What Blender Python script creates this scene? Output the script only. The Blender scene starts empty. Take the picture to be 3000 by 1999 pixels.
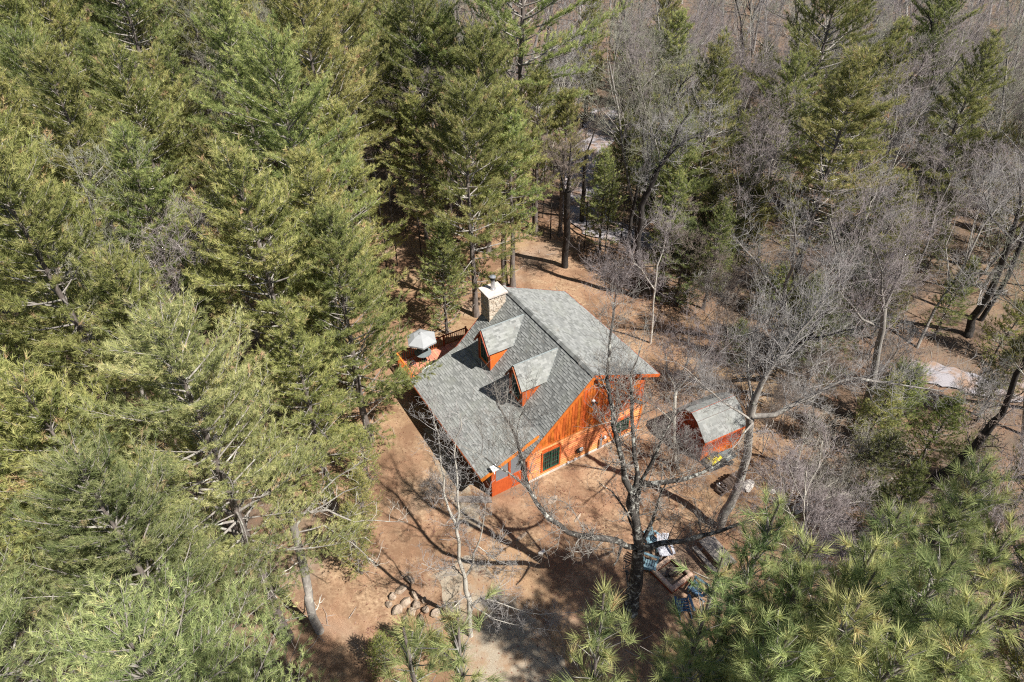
import bpy, math, random
import numpy as np
from mathutils import Vector, Matrix
R = math.radians
S = bpy.context.scene
COL = S.collection

# ------------------------------------------------------------------ camera, sky, sun, exposure
CAM_H, PITCH, FPX = 32.0, R(39.633), 2026.1
cam = bpy.data.cameras.new("drone_camera")
cam.sensor_width = 36.0
cam.lens = FPX / 3000.0 * 36.0
cam.clip_start, cam.clip_end = 0.1, 4000
camo = bpy.data.objects.new("drone_camera", cam)
camo.location = (0, 0, CAM_H)
camo.rotation_euler = (R(90) - PITCH, 0, 0)
COL.objects.link(camo)
S.camera = camo

SUN_AZ, SUN_EL = R(-36.3), R(52.0)            # direction TO the sun, azimuth from +x anticlockwise
W = bpy.data.worlds.new("World")
S.world = W
W.use_nodes = True
wn = W.node_tree
bg = wn.nodes["Background"]
sky = wn.nodes.new("ShaderNodeTexSky")
sky.sky_type = 'NISHITA'
sky.sun_disc = False
sky.sun_elevation = SUN_EL
sky.sun_rotation = R(90) - SUN_AZ
sky.air_density, sky.dust_density, sky.ozone_density = 1.0, 0.6, 1.0
bg.inputs["Strength"].default_value = 0.05
wn.links.new(sky.outputs[0], bg.inputs[0])

sun = bpy.data.lights.new("sun", 'SUN')
sun.energy = 5.0
sun.angle = R(0.53)
sun.color = (1.0, 0.955, 0.88)
suno = bpy.data.objects.new("sun", sun)
sd = Vector((math.cos(SUN_AZ) * math.cos(SUN_EL), math.sin(SUN_AZ) * math.cos(SUN_EL), math.sin(SUN_EL)))
suno.rotation_euler = sd.to_track_quat('Z', 'Y').to_euler()
suno.location = sd * 200
COL.objects.link(suno)

S.view_settings.view_transform = 'Standard'
S.view_settings.look = 'None'
S.view_settings.gamma = 1.0
S.view_settings.use_curve_mapping = False
S.view_settings.exposure = 0.98
S.cycles.use_denoising = False
S.cycles.filter_width = 1.15
S.cycles.max_bounces = 6
S.cycles.diffuse_bounces = 3
S.cycles.transmission_bounces = 3

# ------------------------------------------------------------------ helpers
def g(px, py, h=0.0):
    """photo pixel + height above ground -> world point"""
    xc = (px - 1500) / FPX
    yc = -(py - 999.5) / FPX
    d = (xc, math.cos(PITCH) + yc * math.sin(PITCH), -math.sin(PITCH) + yc * math.cos(PITCH))
    t = (h - CAM_H) / d[2]
    return Vector((d[0] * t, d[1] * t, h))

def w2p(x, y, z):
    z -= CAM_H
    d = y * math.cos(PITCH) - z * math.sin(PITCH)
    up = y * math.sin(PITCH) + z * math.cos(PITCH)
    if d < 0.1:
        return (-9999, -9999)
    return (1500 + FPX * x / d, 999.5 - FPX * up / d)

class MB:
    def __init__(s):
        s.v, s.f, s.t = [], [], []
    def add(s, vs, fs, tint=0.5):
        o = len(s.v)
        s.v += [tuple(p) for p in vs]
        s.f += [tuple(i + o for i in f) for f in fs]
        s.t += [tint] * len(vs)
    def box(s, x0, x1, y0, y1, z0, z1, tint=0.5):
        s.add([(x0, y0, z0), (x1, y0, z0), (x1, y1, z0), (x0, y1, z0), (x0, y0, z1), (x1, y0, z1), (x1, y1, z1), (x0, y1, z1)],
              [(0, 3, 2, 1), (4, 5, 6, 7), (0, 1, 5, 4), (1, 2, 6, 5), (2, 3, 7, 6), (3, 0, 4, 7)], tint)
    def bar(s, p0, p1, w, h, up=(0, 0, 1), tint=0.5):
        p0, p1 = Vector(p0), Vector(p1)
        d = (p1 - p0).normalized()
        a = d.cross(Vector(up))
        if a.length < 1e-4:
            a = d.cross(Vector((1, 0, 0)))
        a.normalize()
        b = a.cross(d).normalized()
        a, b = a * w / 2, b * h / 2
        vs = [p0 - a - b, p0 + a - b, p0 + a + b, p0 - a + b, p1 - a - b, p1 + a - b, p1 + a + b, p1 - a + b]
        s.add(vs, [(0, 1, 2, 3), (7, 6, 5, 4), (1, 0, 4, 5), (2, 1, 5, 6), (3, 2, 6, 7), (0, 3, 7, 4)], tint)
    def prism(s, poly, off, tint=0.5):
        """extrude a planar polygon (3D points) by vector off"""
        n = len(poly)
        a = [Vector(p) for p in poly]
        b = [p + Vector(off) for p in a]
        s.add(a + b, [tuple(range(n - 1, -1, -1)), tuple(range(n, 2 * n))] + [(i, (i + 1) % n, n + (i + 1) % n, n + i) for i in range(n)], tint)
    def tube(s, pts, rad, n=8, cap=True, tint=0.5, jit=0.0, rng=None):
        pts = [Vector(p) for p in pts]
        o = len(s.v)
        ref = Vector((0, 0, 1))
        m = len(pts)
        for i, p in enumerate(pts):
            d = (pts[min(i + 1, m - 1)] - pts[max(i - 1, 0)]).normalized()
            a = d.cross(ref)
            if a.length < 0.05:
                a = d.cross(Vector((1, 0, 0)))
            a.normalize()
            b = d.cross(a)
            for k in range(n):
                w = 2 * math.pi * k / n
                r = rad[i] * (1 + (rng.uniform(-jit, jit) if jit else 0))
                s.v.append(tuple(p + a * (math.cos(w) * r) + b * (math.sin(w) * r)))
                s.t.append(tint)
        for i in range(m - 1):
            for k in range(n):
                k2 = (k + 1) % n
                s.f.append((o + i * n + k, o + i * n + k2, o + (i + 1) * n + k2, o + (i + 1) * n + k))
        if cap:
            s.f.append(tuple(o + k for k in range(n - 1, -1, -1)))
            s.f.append(tuple(o + (m - 1) * n + k for k in range(n)))
    def build(s, name, mat, parent=None, smooth=False, kind=None, tint=False):
        me = bpy.data.meshes.new(name)
        me.from_pydata(s.v, [], s.f)
        if tint:
            at = me.attributes.new("tint", 'FLOAT', 'POINT')
            at.data.foreach_set("value", s.t)
        me.materials.append(mat)
        if smooth:
            me.polygons.foreach_set("use_smooth", [True] * len(me.polygons))
        me.update()
        return link(name, me, parent, kind)

def link(name, me, parent=None, kind=None):
    o = bpy.data.objects.new(name, me)
    COL.objects.link(o)
    if parent is not None:
        o.parent = parent
    if kind:
        o["kind"] = kind
    return o

def np_mesh(name, v, f, mat, tint=None, smooth=False):
    """fast mesh from arrays, all faces with the same corner count"""
    me = bpy.data.meshes.new(name)
    k = f.shape[1]
    me.vertices.add(len(v))
    me.vertices.foreach_set("co", np.ascontiguousarray(v, dtype=np.float32).ravel())
    me.loops.add(f.size)
    me.loops.foreach_set("vertex_index", np.ascontiguousarray(f, dtype=np.int32).ravel())
    me.polygons.add(len(f))
    me.polygons.foreach_set("loop_start", np.arange(0, f.size, k, dtype=np.int32))
    me.polygons.foreach_set("loop_total", np.full(len(f), k, dtype=np.int32))
    if smooth:
        me.polygons.foreach_set("use_smooth", np.ones(len(f), dtype=bool))
    if tint is not None:
        at = me.attributes.new("tint", 'FLOAT', 'POINT')
        at.data.foreach_set("value", np.ascontiguousarray(tint, dtype=np.float32))
    me.materials.append(mat)
    me.update()
    me.validate()
    return me

def thing(name, label, cat, loc=(0, 0, 0), rotz=0.0, group=None):
    o = bpy.data.objects.new(name, None)
    o.empty_display_size = 0.2
    COL.objects.link(o)
    o.location = loc
    o.rotation_euler = (0, 0, rotz)
    o["label"] = label
    o["category"] = cat
    if group:
        o["group"] = group
    return o

def tag(o, label, cat, group=None):
    o["label"] = label
    o["category"] = cat
    if group:
        o["group"] = group
    return o

# ------------------------------------------------------------------ materials
class NT:
    def __init__(s, name):
        s.m = bpy.data.materials.new(name)
        s.m.use_nodes = True
        s.t = s.m.node_tree
        s.b = s.t.nodes["Principled BSDF"]
        s.out = s.t.nodes["Material Output"]
    def n(s, typ, **kw):
        x = s.t.nodes.new(typ)
        for k, v in kw.items():
            setattr(x, k, v)
        return x
    def l(s, a, b):
        s.t.links.new(a, b)
    def coord(s, kind="Object"):
        return s.n("ShaderNodeTexCoord").outputs[kind]
    def noise(s, co, scale, detail=4, rough=0.6, dist=0.0):
        x = s.n("ShaderNodeTexNoise")
        x.inputs["Scale"].default_value = scale
        x.inputs["Detail"].default_value = detail
        x.inputs["Roughness"].default_value = rough
        x.inputs["Distortion"].default_value = dist
        if co is not None:
            s.l(co, x.inputs["Vector"])
        return x.outputs["Fac"]
    def scaled(s, co, sc):
        x = s.n("ShaderNodeMapping")
        x.inputs["Scale"].default_value = sc
        s.l(co, x.inputs["Vector"])
        return x.outputs[0]
    def ramp(s, fac, stops):
        x = s.n("ShaderNodeValToRGB")
        e = x.color_ramp.elements
        while len(e) < len(stops):
            e.new(0.5)
        for i, (p, c) in enumerate(stops):
            e[i].position = p
            e[i].color = (*c, 1) if len(c) == 3 else c
        s.l(fac, x.inputs[0])
        return x.outputs[0]
    def mix(s, fac, a, b, mode='MIX'):
        x = s.n("ShaderNodeMix", data_type='RGBA', blend_type=mode)
        if isinstance(fac, float):
            x.inputs[0].default_value = fac
        else:
            s.l(fac, x.inputs[0])
        for i, c in ((6, a), (7, b)):
            if isinstance(c, tuple):
                x.inputs[i].default_value = (*c, 1)
            else:
                s.l(c, x.inputs[i])
        return x.outputs[2]
    def math(s, op, a, b):
        x = s.n("ShaderNodeMath", operation=op)
        for i, c in ((0, a), (1, b)):
            if isinstance(c, (int, float)):
                x.inputs[i].default_value = c
            else:
                s.l(c, x.inputs[i])
        return x.outputs[0]
    def attr(s, name):
        return s.n("ShaderNodeAttribute", attribute_name=name).outputs["Fac"]
    def rnd(s):
        return s.n("ShaderNodeObjectInfo").outputs["Random"]
    def bump(s, fac, strength, dist):
        x = s.n("ShaderNodeBump")
        x.inputs["Strength"].default_value = strength
        x.inputs["Distance"].default_value = dist
        s.l(fac, x.inputs["Height"])
        s.l(x.outputs[0], s.b.inputs["Normal"])
    def done(s, col, rough=0.8, spec=0.3, metal=0.0):
        if isinstance(col, tuple):
            s.b.inputs["Base Color"].default_value = (*col, 1)
        else:
            s.l(col, s.b.inputs["Base Color"])
        s.b.inputs["Roughness"].default_value = rough
        s.b.inputs["Specular IOR Level"].default_value = spec
        s.b.inputs["Metallic"].default_value = metal
        return s.m

def mat_simple(name, c0, c1, scale=6, rough=0.75, bump=0.0, spec=0.3, metal=0.0, stretch=(1, 1, 1)):
    t = NT(name)
    co = t.scaled(t.coord(), stretch)
    f = t.noise(co, scale, 5, 0.65)
    col = t.ramp(f, [(0.3, c0), (0.7, c1)])
    r = t.rnd()
    br = t.n("ShaderNodeBrightContrast")
    t.l(col, br.inputs[0])
    t.l(t.math('MULTIPLY', t.math('SUBTRACT', r, 0.5), 0.035), br.inputs[1])
    if bump:
        t.bump(f, bump, 0.02)
    return t.done(br.outputs[0], rough, spec, metal)

def mat_ground():
    t = NT("forest_floor")
    co = t.coord()
    big = t.noise(co, 0.09, 4, 0.6)
    mid = t.noise(co, 0.5, 5, 0.65, 0.4)
    fine = t.noise(co, 5.0, 6, 0.75)
    vf = t.noise(co, 26.0, 4, 0.8)
    straw = t.ramp(fine, [(0.30, (0.12, 0.068, 0.042)), (0.5, (0.30, 0.20, 0.125)), (0.72, (0.47, 0.34, 0.225))])
    leaf = t.ramp(vf, [(0.32, (0.08, 0.045, 0.03)), (0.5, (0.285, 0.165, 0.10)), (0.70, (0.47, 0.315, 0.21))])
    tan = t.ramp(vf, [(0.32, (0.15, 0.095, 0.048)), (0.62, (0.37, 0.27, 0.145))])
    c = t.mix(t.ramp(mid, [(0.42, (0, 0, 0)), (0.6, (1, 1, 1))]), straw, leaf)
    c = t.mix(t.ramp(big, [(0.50, (0, 0, 0)), (0.66, (0.75, 0.75, 0.75))]), c, tan)
    patch = t.noise(co, 0.28, 6, 0.7, 0.8)
    c = t.mix(t.ramp(patch, [(0.44, (0, 0, 0)), (0.58, (0.8, 0.8, 0.8))]), c, (0.165, 0.095, 0.058))
    soil = t.noise(co, 0.16, 5, 0.6, 0.5)
    c = t.mix(t.ramp(soil, [(0.56, (0, 0, 0)), (0.68, (0.6, 0.6, 0.6))]), c, (0.30, 0.235, 0.18))
    duff = t.ramp(vf, [(0.30, (0.04, 0.032, 0.026)), (0.52, (0.115, 0.088, 0.068)), (0.72, (0.235, 0.18, 0.14))])
    wd = t.math('MULTIPLY', t.attr("tint"), t.ramp(mid, [(0.35, (1, 1, 1)), (0.62, (0.45, 0.45, 0.45))]))
    c = t.mix(wd, c, duff)
    t.bump(vf, 0.6, 0.03)
    return t.done(c, 0.95, 0.1)

def mat_gravel(name, a, b):
    t = NT(name)
    co = t.coord()
    m = t.noise(co, 0.7, 5, 0.65)
    f = t.noise(co, 22, 5, 0.8)
    c = t.ramp(f, [(0.3, a), (0.7, b)])
    c = t.mix(t.ramp(m, [(0.45, (0, 0, 0)), (0.62, (0.8, 0.8, 0.8))]), c, (0.25, 0.15, 0.085))
    t.bump(f, 0.5, 0.02)
    return t.done(c, 0.95, 0.15)

def mat_bark(name, c0, c1, lichen, amt, stretch=(1, 1, 0.25), scale=7):
    t = NT(name)
    co = t.scaled(t.coord(), stretch)
    f = t.noise(co, scale, 6, 0.7)
    c = t.ramp(f, [(0.32, c0), (0.68, c1)])
    l = t.noise(t.coord(), 3.0, 5, 0.7)
    c = t.mix(t.ramp(l, [(0.62 - amt, (0, 0, 0)), (0.70 - amt, (1, 1, 1))]), c, lichen)
    r = t.rnd()
    c = t.mix(t.math('MULTIPLY', r, 0.45), c, c0)
    t.bump(f, 0.6, 0.03)
    return t.done(c, 0.9, 0.2)

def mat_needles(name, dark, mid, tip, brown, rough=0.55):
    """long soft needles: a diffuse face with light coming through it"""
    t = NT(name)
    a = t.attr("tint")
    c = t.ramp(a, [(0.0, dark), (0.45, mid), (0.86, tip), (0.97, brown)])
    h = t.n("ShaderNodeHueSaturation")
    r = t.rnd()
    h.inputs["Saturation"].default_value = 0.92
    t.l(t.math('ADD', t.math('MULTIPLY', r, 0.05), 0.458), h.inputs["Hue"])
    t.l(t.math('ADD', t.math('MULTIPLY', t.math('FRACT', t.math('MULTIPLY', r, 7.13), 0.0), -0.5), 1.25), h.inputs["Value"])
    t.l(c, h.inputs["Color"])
    df = t.n("ShaderNodeBsdfDiffuse")
    tr = t.n("ShaderNodeBsdfTranslucent")
    t.l(h.outputs[0], df.inputs[0])
    t.l(h.outputs[0], tr.inputs[0])
    m = t.n("ShaderNodeMixShader")
    m.inputs[0].default_value = 0.42
    t.l(df.outputs[0], m.inputs[1])
    t.l(tr.outputs[0], m.inputs[2])
    t.l(m.outputs[0], t.out.inputs[0])
    return t.m

def mat_wood(name, c0, c1, grain=(12, 12, 1.2), rough=0.6):
    t = NT(name)
    co = t.scaled(t.coord(), grain)
    f = t.noise(co, 2.2, 5, 0.7, 0.3)
    w = t.noise(t.coord(), 1.1, 4, 0.6)
    c = t.ramp(f, [(0.3, c0), (0.7, c1)])
    c = t.mix(t.ramp(w, [(0.42, (0, 0, 0)), (0.72, (0.7, 0.7, 0.7))]), c, c0)
    r = t.rnd()
    h = t.n("ShaderNodeHueSaturation")
    t.l(t.math('ADD', t.math('MULTIPLY', r, 0.42), 0.76), h.inputs["Value"])
    t.l(t.math('ADD', t.math('MULTIPLY', t.math('FRACT', t.math('MULTIPLY', r, 5.37), 0.0), 0.022), 0.489), h.inputs["Hue"])
    t.l(c, h.inputs["Color"])
    return t.done(h.outputs[0], rough, 0.3)

def mat_shingle(name, a, b, cst):
    t = NT(name)
    x = t.attr("tint")
    f = t.noise(t.coord(), 60, 3, 0.8)
    p = t.noise(t.coord(), 0.8, 5, 0.65)
    c = t.ramp(x, [(0.0, a), (0.5, b), (1.0, cst)])
    c = t.mix(t.ramp(f, [(0.35, (0, 0, 0)), (0.7, (0.35, 0.35, 0.35))]), c, b)
    c = t.mix(t.ramp(p, [(0.5, (0, 0, 0)), (0.66, (0.4, 0.4, 0.4))]), c, (0.235, 0.245, 0.215))
    nd = t.noise(t.scaled(t.coord(), (1, 0.5, 1)), 2.3, 6, 0.75, 0.5)
    c = t.mix(t.ramp(nd, [(0.60, (0, 0, 0)), (0.74, (0.5, 0.5, 0.5))]), c, (0.16, 0.11, 0.075))
    return t.done(c, 0.95, 0.15)

M = {}
M["ground"] = mat_ground()
M["gravel"] = mat_gravel("pale_gravel", (0.17, 0.135, 0.095), (0.40, 0.345, 0.27))
M["asphalt"] = mat_gravel("worn_asphalt", (0.22, 0.205, 0.22), (0.36, 0.34, 0.36))
M["bark_dark"] = mat_bark("dark_bark", (0.018, 0.016, 0.015), (0.075, 0.066, 0.06), (0.19, 0.19, 0.165), 0.0)
M["bark_oak"] = mat_bark("lichened_oak_bark", (0.022, 0.02, 0.018), (0.095, 0.085, 0.077), (0.40, 0.40, 0.36), 0.09)
M["bark_grey"] = mat_bark("grey_bark", (0.15, 0.135, 0.12), (0.36, 0.33, 0.30), (0.48, 0.48, 0.42), 0.06)
M["bark_pale"] = mat_bark("pale_bark", (0.30, 0.275, 0.235), (0.58, 0.545, 0.48), (0.66, 0.64, 0.58), 0.08)
M["bark_pine"] = mat_bark("pine_bark", (0.075, 0.062, 0.055), (0.235, 0.20, 0.18), (0.27, 0.25, 0.23), 0.0)
M["twig_grey"] = mat_bark("grey_twigs", (0.21, 0.195, 0.188), (0.42, 0.40, 0.385), (0.50, 0.49, 0.45), 0.05, (1, 1, 1), 2)
M["twig_mauve"] = mat_bark("mauve_twigs", (0.20, 0.168, 0.165), (0.36, 0.315, 0.31), (0.42, 0.39, 0.38), 0.03, (1, 1, 1), 2)
M["twig_olive"] = mat_bark("olive_twigs", (0.16, 0.155, 0.115), (0.37, 0.365, 0.29), (0.46, 0.47, 0.37), 0.06, (1, 1, 1), 2)
M["twig_brown"] = mat_bark("brown_twigs", (0.13, 0.10, 0.085), (0.31, 0.26, 0.22), (0.40, 0.37, 0.32), 0.02, (1, 1, 1), 2)
M["needles"] = mat_needles("pine_needles", (0.095, 0.14, 0.04), (0.305, 0.355, 0.108), (0.54, 0.54, 0.195), (0.46, 0.33, 0.16))
M["needles_blue"] = mat_needles("soft_green_needles", (0.08, 0.14, 0.06), (0.275, 0.36, 0.135), (0.53, 0.56, 0.215), (0.50, 0.40, 0.17))
M["needles_near"] = mat_needles("pale_pine_needles", (0.095, 0.14, 0.052), (0.305, 0.36, 0.135), (0.54, 0.55, 0.24), (0.50, 0.37, 0.19))
M["shrub"] = mat_needles("shrub_leaves", (0.08, 0.125, 0.034), (0.22, 0.29, 0.072), (0.36, 0.41, 0.11), (0.28, 0.20, 0.09))
M["shrub_dull"] = mat_needles("dull_shrub_leaves", (0.085, 0.11, 0.042), (0.21, 0.25, 0.095), (0.32, 0.345, 0.14), (0.28, 0.22, 0.13))
M["leaf"] = mat_needles("dead_leaves", (0.13, 0.065, 0.035), (0.28, 0.15, 0.08), (0.42, 0.27, 0.17), (0.5, 0.38, 0.27))
M["orange"] = mat_wood("orange_stained_wood", (0.40, 0.088, 0.014), (0.66, 0.175, 0.034))
M["orange_log"] = mat_wood("orange_log_siding", (0.47, 0.145, 0.048), (0.76, 0.30, 0.115), (1.5, 12, 12))
M["redwood"] = mat_wood("red_stained_trim", (0.20, 0.045, 0.02), (0.34, 0.085, 0.035))
M["deckwood"] = mat_wood("deck_boards", (0.45, 0.17, 0.105), (0.62, 0.28, 0.19), (1.2, 12, 12))
M["greywood"] = mat_wood("weathered_grey_wood", (0.20, 0.175, 0.155), (0.36, 0.32, 0.29), (1.5, 12, 12))
M["pinkwood"] = mat_wood("pale_timber", (0.44, 0.30, 0.22), (0.60, 0.44, 0.34), (2, 10, 10))
M["shingle"] = mat_shingle("asphalt_shingles", (0.10, 0.104, 0.10), (0.20, 0.205, 0.198), (0.30, 0.305, 0.295))
M["stone"] = None
M["concrete"] = mat_simple("pale_concrete", (0.42, 0.36, 0.32), (0.58, 0.52, 0.47), 5, 0.9, 0.2)
M["green"] = mat_simple("green_window_paint", (0.012, 0.05, 0.03), (0.022, 0.075, 0.045), 8, 0.5)
M["dark"] = mat_simple("dark_rubber", (0.012, 0.012, 0.013), (0.03, 0.03, 0.032), 8, 0.6)
M["metal"] = mat_simple("galvanised_metal", (0.35, 0.36, 0.38), (0.55, 0.56, 0.58), 9, 0.35, 0, 0.5, 0.7)
M["white"] = mat_simple("white_paint", (0.70, 0.70, 0.70), (0.80, 0.80, 0.79), 6, 0.5)
M["canvas"] = mat_simple("pale_grey_canvas", (0.26, 0.27, 0.28), (0.30, 0.31, 0.32), 3, 0.85)
M["blue"] = mat_simple("blue_plastic", (0.055, 0.11, 0.19), (0.085, 0.16, 0.25), 5, 0.4)
M["pale_blue"] = mat_simple("faded_blue_plastic", (0.16, 0.26, 0.31), (0.23, 0.35, 0.40), 5, 0.5)
M["grey_plastic"] = mat_simple("grey_plastic", (0.36, 0.36, 0.40), (0.46, 0.46, 0.50), 5, 0.5)
M["yellow"] = mat_simple("yellow_paint", (0.72, 0.58, 0.01), (0.82, 0.68, 0.02), 4, 0.4)
M["black"] = mat_simple("black_paint", (0.014, 0.015, 0.018), (0.03, 0.032, 0.036), 6, 0.4)
M["slate"] = mat_simple("slate_metal", (0.10, 0.125, 0.13), (0.16, 0.19, 0.195), 6, 0.5)
M["rock"] = mat_simple("field_rock", (0.15, 0.11, 0.08), (0.40, 0.32, 0.25), 5.5, 0.9, 0.4)
M["rock_pale"] = mat_simple("pale_rock", (0.58, 0.52, 0.46), (0.78, 0.73, 0.67), 4, 0.9, 0.3)
M["log_end"] = mat_simple("firewood_bark", (0.05, 0.034, 0.026), (0.12, 0.085, 0.065), 9, 0.9, 0.4)
M["log_cut"] = mat_simple("cut_wood", (0.30, 0.20, 0.13), (0.46, 0.34, 0.24), 9, 0.9)

def mat_stone():
    t = NT("chimney_stone")
    f = t.noise(t.coord(), 9, 5, 0.7)
    r = t.rnd()
    base = t.ramp(r, [(0.0, (0.36, 0.29, 0.22)), (0.3, (0.48, 0.41, 0.33)), (0.7, (0.56, 0.50, 0.42)), (1.0, (0.42, 0.37, 0.31))])
    c = t.mix(t.ramp(f, [(0.35, (0.5, 0.5, 0.5)), (0.65, (0, 0, 0))]), base, (0.30, 0.23, 0.17))
    t.bump(f, 0.5, 0.03)
    return t.done(c, 0.92, 0.2)
M["stone"] = mat_stone()

def mat_glass(name, c):
    t = NT(name)
    t.done(c, 0.06, 0.8)
    return t.m
M["glass"] = mat_glass("dark_window_glass", (0.02, 0.026, 0.026))
M["screen"] = mat_simple("porch_screen", (0.115, 0.125, 0.14), (0.17, 0.18, 0.195), 30, 0.6)

# ------------------------------------------------------------------ ground
def ground():
    xs = np.concatenate([[-2500, -900, -350, -160, -110], np.arange(-80, 80.1, 0.8), [110, 160, 350, 900, 2500]])
    ys = np.concatenate([[-2500, -900, -300, -100, -40], np.arange(-14, 140.1, 0.8), [180, 260, 500, 1200, 4000]])
    X, Y = np.meshgrid(xs, ys)
    d = np.hypot(X - 4, Y - 30)
    amp = np.clip((d - 18) / 25, 0, 1)
    Z = amp * (0.16 * np.sin(X * 0.31 + 1.3) * np.sin(Y * 0.27) + 0.10 * np.sin(X * 0.83 + Y * 0.55) - 0.05)
    v = np.stack([X, Y, Z], -1).reshape(-1, 3)
    nx = len(xs)
    i = np.arange(len(ys) - 1)[:, None] * nx + np.arange(nx - 1)[None, :]
    f = np.stack([i, i + 1, i + nx + 1, i + nx], -1).reshape(-1, 4)
    yard = np.array([(-9, 10), (11, 12), (13, 19), (15.5, 22), (17.0, 31), (14, 36), (11.5, 44), (8, 50), (4, 55), (-12, 56), (-13, 40), (-10.5, 28), (-9, 18)])
    # how far each ground point lies outside the yard: woodland floor is duller than raked yard
    px_, py_ = X.ravel(), Y.ravel()
    ins = np.zeros(len(px_), bool)
    dist = np.full(len(px_), 1e9)
    for (x0, y0), (x1, y1) in zip(yard, np.roll(yard, -1, 0)):
        cr = ((y0 > py_) != (y1 > py_)) & (px_ < (x1 - x0) * (py_ - y0) / (y1 - y0 + 1e-12) + x0)
        ins ^= cr
        t = np.clip(((px_ - x0) * (x1 - x0) + (py_ - y0) * (y1 - y0)) / ((x1 - x0) ** 2 + (y1 - y0) ** 2), 0, 1)
        dist = np.minimum(dist, np.hypot(px_ - x0 - t * (x1 - x0), py_ - y0 - t * (y1 - y0)))
    wood = np.where(ins, 0.0, np.clip(dist / 4.0, 0, 1))
    link("ground", np_mesh("ground", v, f, M["ground"], wood, smooth=True), kind="structure")
ground()

def ragged_sheet(name, pts, mat, z, jit=0.25, seed=3, kind="structure"):
    """flat patch whose edge is broken up"""
    rng = random.Random(seed)
    out = []
    n = len(pts)
    for i in range(n):
        a, b = Vector(pts[i][:2]), Vector(pts[(i + 1) % n][:2])
        k = max(2, int((b - a).length / 0.45))
        for j in range(k):
            p = a.lerp(b, j / k)
            out.append((p.x + rng.uniform(-jit, jit), p.y + rng.uniform(-jit, jit), z))
    c = MB()
    c.add(out, [tuple(range(len(out)))])
    return c.build(name, mat, kind=kind)

# worn drive running from the bottom of the yard up the left side of the cabin
ragged_sheet("gravel_drive", [g(1290, 1760), g(1270, 1690), g(1330, 1640), g(1390, 1620), g(1440, 1680), g(1500, 1760), g(1640, 1900), g(1700, 1999), g(1750, 2200), g(1400, 2200), g(1330, 1900)], M["gravel"], 0.012, 0.3, 5)
ragged_sheet("path", [g(1240, 1250), g(1275, 1245), g(1340, 1360), g(1400, 1470), g(1420, 1540), g(1370, 1560), g(1320, 1470), g(1270, 1360)], M["gravel"], 0.008, 0.25, 7)
ragged_sheet("driveway", [g(1835, 310), g(1740, 320), g(1690, 400), g(1655, 480), g(1640, 560), g(1650, 640), g(1720, 690), g(1860, 720), g(2010, 760), g(2060, 740), g(1890, 680), g(1780, 640), g(1755, 560), g(1765, 480), g(1805, 400)], M["asphalt"], 0.10, 0.2, 9)
ragged_sheet("lane", [g(2600, 1100), g(2680, 1060), g(2790, 1075), g(2900, 1120), g(3020, 1120), g(3100, 1190), g(2900, 1170), g(2740, 1130), g(2640, 1140)], M["asphalt"], 0.12, 0.2, 11)

# ------------------------------------------------------------------ the cabin
TH = R(31.21)
HX, HY = 4.3675, 27.769
cabin = thing("log_cabin", "orange stained log cabin with grey shingle roof, two dormers and a stone chimney", "cabin", (HX, HY, 0), TH)
L, OV = 9.25, 0.23
HR, UM, HM = 6.73, 4.37, 2.51
SL = (HR - HM) / UM
UB, HB, UP, HP = -3.24, 3.60, -7.01, 2.19
SP = (HB - HP) / (UB - UP)
UE, HE = 4.87, 4.57
SR = (HR - HE) / UE
UW = 4.12                                  # half width of the main walls
UPW = -6.3
PV = 0.22                                  # the porch end wall stands a little behind the gable wall
def house_uv(u, v):
    return (HX + u * math.cos(TH) - v * math.sin(TH), HY + u * math.sin(TH) + v * math.cos(TH))

def top_h(u):
    if u < 0:
        return HR + SL * u
    return HR - SR * u

# main wall shell (gable at both ends)
w = MB()
prof = [(-UW, 0), (UW, 0), (UW, top_h(UW) - 0.16), (0, HR - 0.16), (-UW, top_h(-UW) - 0.16)]
w.prism([(u, 0.03, h) for u, h in prof], (0, L - 0.03, 0))
wall = w.build("wall", M["orange"], cabin)
# foundation strip
b = MB()
b.box(-UW - 0.02, UW + 0.02, -0.035, 0.0, 0.0, 0.16)
b.build("foundation", M["concrete"], cabin)

WIN = [(-3.07, -1.94, 0.52, 2.05), (2.06, 3.20, 0.70, 1.75)]
# log courses of the lower gable wall, each log its own piece
rng = random.Random(4)
h = 0.17
LOGH = 0.172
def half_log(u0, u1, h0):
    m = MB()
    n = 6
    sec = [(-0.075 * math.sin(math.pi * k / n) + 0.004, LOGH / 2 - LOGH / 2 * math.cos(math.pi * k / n)) for k in range(n + 1)]
    vs, fs = [], []
    for u in (u0, u1):
        vs += [(u, 0.03 + y, h0 + z) for y, z in sec]
    q = n + 1
    for k in range(n):
        fs.append((k, q + k, q + k + 1, k + 1))
    fs.append(tuple(range(q)))
    fs.append(tuple(range(2 * q - 1, q - 1, -1)))
    m.add(vs, fs)
    return m
while h < 2.42:
    segs = [(-UW + 0.02, UW - 0.02)]
    if h + LOGH > 2.2:
        segs = [(-UW + 0.02 + (h + LOGH - 2.2) * 0.9, UW - 0.02)]
    for (a, bb, h0, h1) in WIN:
        if h + LOGH > h0 - 0.06 and h < h1 + 0.06:
            ns = []
            for (p, q) in segs:
                if p < a - 0.06 < q:
                    ns.append((p, a - 0.06))
                if p < bb + 0.06 < q:
                    ns.append((bb + 0.06, q))
                if not (p < a - 0.06 < q or p < bb + 0.06 < q):
                    ns.append((p, q))
            segs = ns
    for (p, q) in segs:
        if q - p > 0.1:
            half_log(p, q, h).build("log", M["orange_log"], cabin, smooth=False)
    h += LOGH
BT = h
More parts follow.
